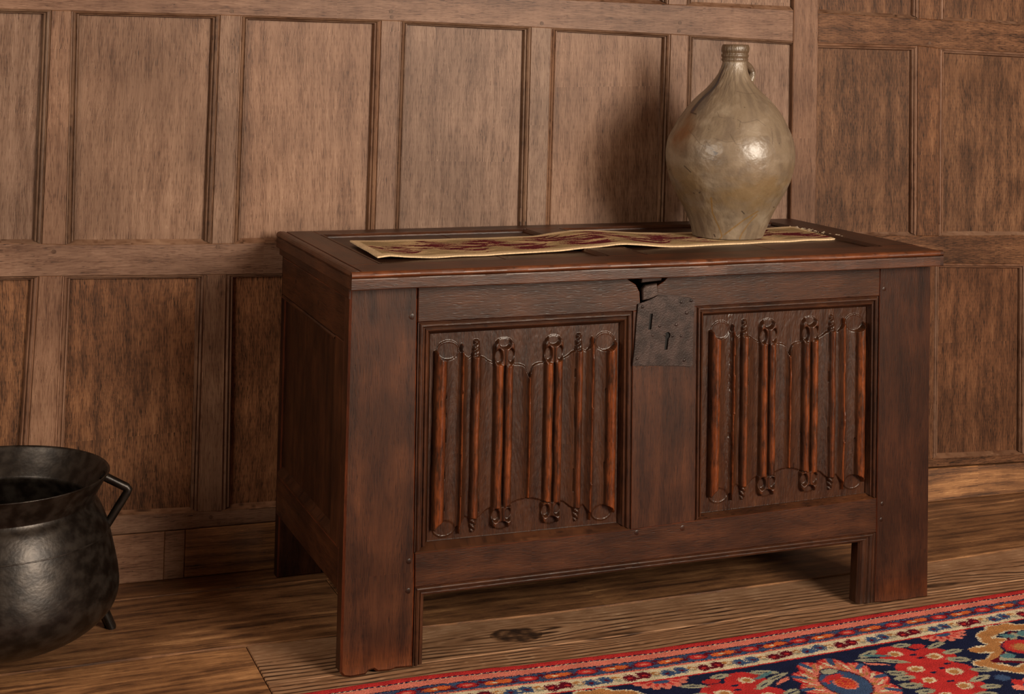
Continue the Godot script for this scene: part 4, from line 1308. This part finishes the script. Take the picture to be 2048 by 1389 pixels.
func dab(cx: float, cz: float, rx: float, rz: float, c: int, jag := 0.12, rot := 0.0, mirror := true, only := -1) -> void:
	# an ellipse in the rug's design; millimetres along the edge and in from it, repeated and mirrored as woven
	for mm in (2 if mirror else 1):
		var X := cx if mm == 0 else 1620.0 - cx
		var ro := rot if mm == 0 else -rot
		var x0 := (X - 380.0) / 860.0 * CW
		var z0 := cz / 500.0 * CH
		var k := CW / 860.0
		var R := int(maxf(rx, rz) * k * 1.3) + 2
		for y in range(maxi(first_row, int(z0) - R), mini(CH, int(z0) + R + 1)):
			for x in range(int(x0) - R, int(x0) + R + 1):
				var d := Vector2((x + 0.5 - x0) / k, (y + 0.5 - z0) / k).rotated(-ro)
				var e := Vector2(d.x / rx, d.y / rz).length() + rng.randf_range(-jag, jag)
				if e < 1.0:
					var i := y * CW + posmod(x, CW)
					if only < 0 or ridx[i] == only:
						ridx[i] = c

func ribbon(pts: Array, wide: float, c: int, jag: float) -> void:
	for s in range(0, pts.size() - 2, 2):
		var a := Vector2(pts[s], pts[s + 1])
		var b := Vector2(pts[s + 2], pts[s + 3])
		var n := int((b - a).length() / (wide * 0.45)) + 1
		for t in n + 1:
			var q := a.lerp(b, t / float(n))
			dab(q.x, q.y, wide * rng.randf_range(1.0 - jag, 1.0 + jag), wide * rng.randf_range(1.0 - jag, 1.0 + jag), c, 0.2)

func flower(x: float, z: float, r: float) -> void:
	dab(x, z, r * 1.12, r, 0, 0.06)
	for k in 7:
		var a := TAU * k / 7.0
		dab(x + cos(a) * r * 0.75, z + sin(a) * r * 0.7, r * 0.42, r * 0.4, 0, 0.1)
	dab(x, z, r * 0.52, r * 0.42, 2, 0.22)
	dab(x - r * 0.06, z + r * 0.03, r * 0.30, r * 0.26, 6, 0.25)

func leaf(x: float, z: float, rx: float, rz: float, rot: float) -> void:
	dab(x, z, rx, rz, 5, 0.16, rot)
	dab(x, z, rx * 0.45, rz * 0.18, 3, 0.3, rot)

func rug() -> void:
	rng.seed = 4242
	# 0 red 1 coral 2 cream 3 navy 4 blue 5 sage 6 tan 7 teal 8 orange 9 dark red
	var pal := [Color(0.66, 0.175, 0.175), Color(0.76, 0.43, 0.37), Color(0.76, 0.70, 0.59), Color(0.095, 0.115, 0.215), Color(0.21, 0.285, 0.41), Color(0.55, 0.54, 0.46), Color(0.62, 0.43, 0.26), Color(0.30, 0.44, 0.46), Color(0.74, 0.36, 0.19), Color(0.33, 0.06, 0.12)]
	ridx.resize(CW * CH)
	for y in CH:
		var b := (y + 0.5) * 500.0 / CH
		for x in CW:
			var j := b + rng.randf_range(-0.9, 0.9)
			var c := 3
			if j < 21.5:
				c = 0
			elif j < 25.5:
				c = 3 if (posmod(x + int(b * 0.7), 7) < 5) else (2 if rng.randf() < 0.5 else 1)
			elif j < 28.0:
				c = 2 if rng.randf() < 0.2 else 1
			elif j < 45.0:
				c = 1
			elif j < 48.5:
				c = 3 if rng.randf() < 0.8 else 1
			elif j < 79.0:
				c = 4
			elif j < 82.0:
				c = 3 if rng.randf() < 0.5 else 1
			elif j < 86.0:
				c = 1
			elif j < 128.0:
				c = 2
			elif j < 131.5:
				c = 0
			ridx[y * CW + x] = c
	# guard stripe: red rosettes and orange sprays on blue
	for k in 8:
		var x := 380.0 + 23.0 + 107.5 * k + 3.0
		dab(x, 63.5, 20, 11.5, 9, 0.16, 0.0, false)
		dab(x, 63.5, 17, 9.5, 0, 0.18, 0.0, false)
		dab(x, 63.5, 8, 3.5, 1, 0.3, 0.0, false)
		dab(x + 53.7, 63.5, 31, 11.0, 9, 0.35, 0.0, false)
		dab(x + 41.0, 65.0, 13, 7.5, 8, 0.3, 0.0, false)
		dab(x + 64.0, 62.0, 14, 7.5, 8, 0.3, 0.0, false)
		dab(x + 48.0, 64.0, 6, 3, 2, 0.3, 0.0, false)
		dab(x + 26.0, 56.0, 7, 4, 9, 0.3, 0.0, false)
		dab(x + 80.0, 70.0, 7, 4, 9, 0.3, 0.0, false)
	# cream stripe: alternating dark red and blue sprigs, tan curls between
	for k in 12:
		var x := 380.0 + 28.0 + 71.67 * k
		var c := 9 if k % 2 else 4
		var f := 0 if k % 2 else 9
		for e in [-1.0, 1.0]:
			dab(x + e * 14.0, 107.0 - e * 2.0, 13, 12.5, c, 0.28, e * 0.5, false)
			dab(x + e * 15.0, 108.0 - e * 2.0, 5, 3.5, f, 0.35, e * 0.5, false)
		dab(x, 114.0, 8, 3.5, c, 0.3, 0.0, false)
		dab(x + 35.8, 103.0, 9, 6, 6, 0.4, 0.4, false, 2)
		dab(x + 35.0, 112.0, 6, 5, 5, 0.4, 0.0, false, 2)
		dab(x + 37.0, 105.0, 4, 3, 2, 0.3, 0.4, false)
	# field: half palmettes under the border
	first_row = int(131.5 / 500.0 * CH)
	dab(1110, 132, 52, 37, 3, 0.05)
	dab(1110, 128, 46, 32, 1, 0.08)
	for k in 7:
		var a := PI * (k + 0.5) / 7.0
		dab(1110 + cos(a) * 32.0, 129 + sin(a) * 22.0, 9, 3.0, 0, 0.25, a)
		dab(1110 + cos(a) * 46.0, 130 + sin(a) * 32.0, 7, 6, 1, 0.15)
	dab(1110, 137, 16, 8, 4, 0.15)
	dab(1110, 131.0, 60, 2.0, 0, 0.2)
	ribbon([380, 129.5, 810, 129.5], 2.6, 0, 0.2)
	# clusters of red blossoms
	for q in [[968, 178, 31], [1031, 212, 34], [964, 245, 32], [1023, 277, 35], [957, 291, 30], [1001, 331, 33], [948, 352, 30]]:
		dab(q[0], q[1], q[2] * 1.2, q[2] * 1.1, 0, 0.05)
	for q in [[1005, 228, 30], [985, 300, 40], [990, 195, 26]]:
		dab(q[0], q[1], q[2], q[2], 0, 0.08)
	for q in [[968, 178, 28], [1031, 212, 30], [964, 245, 30], [1023, 277, 32], [957, 291, 26], [1001, 331, 30], [946, 350, 24]]:
		flower(q[0], q[1], q[2])
	for q in [[998, 192], [1002, 208], [1032, 246], [1010, 258], [985, 268], [990, 308]]:
		dab(q[0], q[1], 7, 3.5, 3, 0.3)
	dab(1028, 164, 17, 10, 0, 0.15)
	for q in [[1003, 150, 19, 9, 0.1], [1066, 172, 24, 8, -0.3], [1076, 206, 22, 9, -0.1], [1064, 238, 22, 11, 0.4], [922, 160, 26, 9, -0.3], [944, 202, 30, 8, 0.5], [914, 186, 34, 7, 0.35], [918, 246, 22, 10, 0.3], [922, 268, 20, 10, 0.1], [912, 298, 22, 12, 0.2], [922, 326, 18, 10, 0.1], [1046, 317, 26, 9, -0.2], [1074, 290, 22, 9, 0.4], [1042, 350, 20, 9, 0.2], [972, 372, 24, 10, 0.0], [1012, 372, 22, 10, 0.1]]:
		leaf(q[0], q[1], q[2], q[3], q[4])
	dab(930, 172, 26, 5, 7, 0.25, 0.4)
	dab(905, 200, 24, 5, 1, 0.3, 0.5)
	# the large palmette in the middle
	var pc := Vector2(810, 246)
	for y in CH:
		for x in range(int((640.0 - 380.0) / 860.0 * CW), int((980.0 - 380.0) / 860.0 * CW)):
			var mx := (x + 0.5) * 860.0 / CW + 380.0
			var mz := (y + 0.5) * 500.0 / CH
			var d := Vector2(mx - pc.x, mz - pc.y)
			if d.y > 0.0:
				d.y *= 0.86
			var a := atan2(d.x, -d.y)
			var r := Vector2(d.x / 0.86, d.y).length() + rng.randf_range(-2.0, 2.0)
			var lobes := 88.0 + 15.0 * absf(sin(a * 5.0))
			var c := -1
			if r < lobes + 7.0 and mz > 133.0:
				c = 3
			if r < lobes and mz > 135.0:
				var sweep := a + 0.010 * r * signf(d.x)
				var tw := sin(sweep * 15.0)
				var tw2 := sin(sweep * 30.0 + 0.6)
				c = 1
				if tw > 0.35:
					c = 2
				if absf(tw - 0.35) < 0.22:
					c = 0
				if tw < -0.8 and r < 84.0:
					c = 6
				if r > lobes - 13.0:
					c = 0 if tw2 > -0.3 else 1
				if r > lobes - 3.0:
					c = 9 if rng.randf() < 0.5 else 0
				if r > 72.0 and absf(sin(a * 5.0)) > 0.955:
					c = 4
			if r < 62.0:
				c = 1 if sin(a * 9.0 + r * 0.05) < 0.7 else 6
			if r < 52.0:
				c = 9
			if r < 49.0:
				c = 4
			if r < 37.0 and r > 30.0 and absf(a + 0.5) < 0.9:
				c = 0
			if r < 24.0:
				c = 1 if r > 20.5 else (8 if rng.randf() < 0.35 else 0)
			if c >= 0:
				ridx[y * CW + x] = c
	dab(810, 198, 19, 12, 3, 0.1)
	dab(810, 198, 16, 9.5, 5, 0.15)
	dab(799, 224, 26, 6, 0, 0.2, -0.2, false)
	# tan serrated leaves round a lozenge
	for pass_ in 2:
		var wide := 13.0 if pass_ == 0 else 9.5
		var c := 2 if pass_ == 0 else 6
		ribbon([1262, 146, 1215, 157, 1180, 168, 1170, 190, 1178, 208, 1150, 222, 1118, 216], wide, c, 0.35)
		ribbon([1172, 214, 1160, 238, 1128, 262, 1088, 268], wide, c, 0.35)
		ribbon([1096, 270, 1110, 292, 1135, 314, 1170, 308, 1240, 290], wide, c, 0.35)
		ribbon([1178, 190, 1200, 196], wide * 0.8, c, 0.3)
	ribbon([1240, 175, 1216, 200, 1180, 235, 1140, 262, 1120, 268, 1170, 290, 1240, 302], 5.5, 9, 0.1)
	ribbon([1240, 182, 1218, 206, 1186, 238, 1150, 262, 1140, 266, 1180, 284, 1240, 294], 6.0, 5, 0.1)
	dab(1212, 240, 44, 38, 3, 0.04)
	dab(1214, 234, 38, 31, 0, 0.12)
	dab(1214, 236, 22, 16, 6, 0.3)
	dab(1160, 258, 15, 10, 7, 0.2)
	dab(1190, 280, 20, 8, 5, 0.25, -0.4)
	dab(1222, 185, 15, 9, 7, 0.25, 0.5)
	dab(1086, 330, 14, 12, 4, 0.2)
	for k in 6:
		var a := TAU * k / 6.0
		dab(1112 + cos(a) * 22.0, 372 + sin(a) * 18.0, 16, 12, 1 if k % 2 else 0, 0.2, a)
	dab(1112, 372, 14, 12, 4, 0.15)
	for q in [[1090, 428, 30], [1010, 440, 34], [880, 430, 30], [1180, 400, 32], [1180, 460, 30], [840, 470, 28]]:
		flower(q[0], q[1], q[2])
	for q in [[930, 440, 26, 10, 0.3], [1140, 440, 24, 10, -0.4], [1060, 400, 24, 9, 0.2], [880, 385, 22, 9, 0.2], [1220, 430, 24, 10, 0.6]]:
		leaf(q[0], q[1], q[2], q[3], q[4])
	var t := knit(ridx, CW, CH, 3, pal, 0.13)
	var m := StandardMaterial3D.new()
	m.resource_name = "knotted_wool"
	m.albedo_texture = t[0]
	m.roughness = 1.0
	m.metallic_specular = 0.15
	m.heightmap_enabled = true
	m.heightmap_texture = t[1]
	m.heightmap_scale = 0.16
	var ed := [-0.75, 0.060, -0.30, 0.056, -0.087, 0.051, 0.142, 0.048, 0.309, 0.062, 0.497, 0.072, 0.706, 0.0735, 0.880, 0.066, 1.136, 0.056, 1.425, 0.046, 2.9, 0.02]
	var f := FastNoiseLite.new()
	f.seed = 3
	f.frequency = 14.0
	var w := 300
	var h := 72
	var up := []
	var uvs := []
	var dn := []
	for y in h:
		var b := 1.15 * pow(y / float(h - 1), 1.4)
		for x in w:
			var X := lerpf(-0.72, 2.85, x / float(w - 1))
			var z := (pl(ed, X - 0.04) + pl(ed, X) + pl(ed, X + 0.04)) / 3.0 + b + f.get_noise_2d(X, 0.3) * 0.002 * exp(-b * 20.0)
			var yy := 0.0098 + f.get_noise_2d(X * 1.5, z * 1.5) * 0.0007 - 0.003 * exp(-b / 0.0025)
			up.append(Vector3(X, yy, z))
			dn.append(Vector3(X, 0.0004, z))
			uvs.append(Vector2((X * 1000.0 - 380.0) / 860.0, pingpong(b / 0.5, 1.0) * 0.996 + 0.002))
	var mb := MB.new()
	mb.grid(up, w, h, Vector3.UP, null, uvs)
	mb.grid(dn, w, h, Vector3.DOWN, null, uvs)
	for x in w - 1:
		edge(mb, up, dn, uvs, x, x + 1, Vector3(0, 0.3, -1).normalized())
		edge(mb, up, dn, uvs, (h - 1) * w + x, (h - 1) * w + x + 1, Vector3(0, 0, 1))
	for y in h - 1:
		edge(mb, up, dn, uvs, y * w, (y + 1) * w, Vector3(-1, 0, 0))
		edge(mb, up, dn, uvs, y * w + w - 1, (y + 1) * w + w - 1, Vector3(1, 0, 0))
	tag(obj("rug", mb, m, self), "red, navy and cream Persian rug with floral borders, lying on the floorboards before the coffer", "rug")
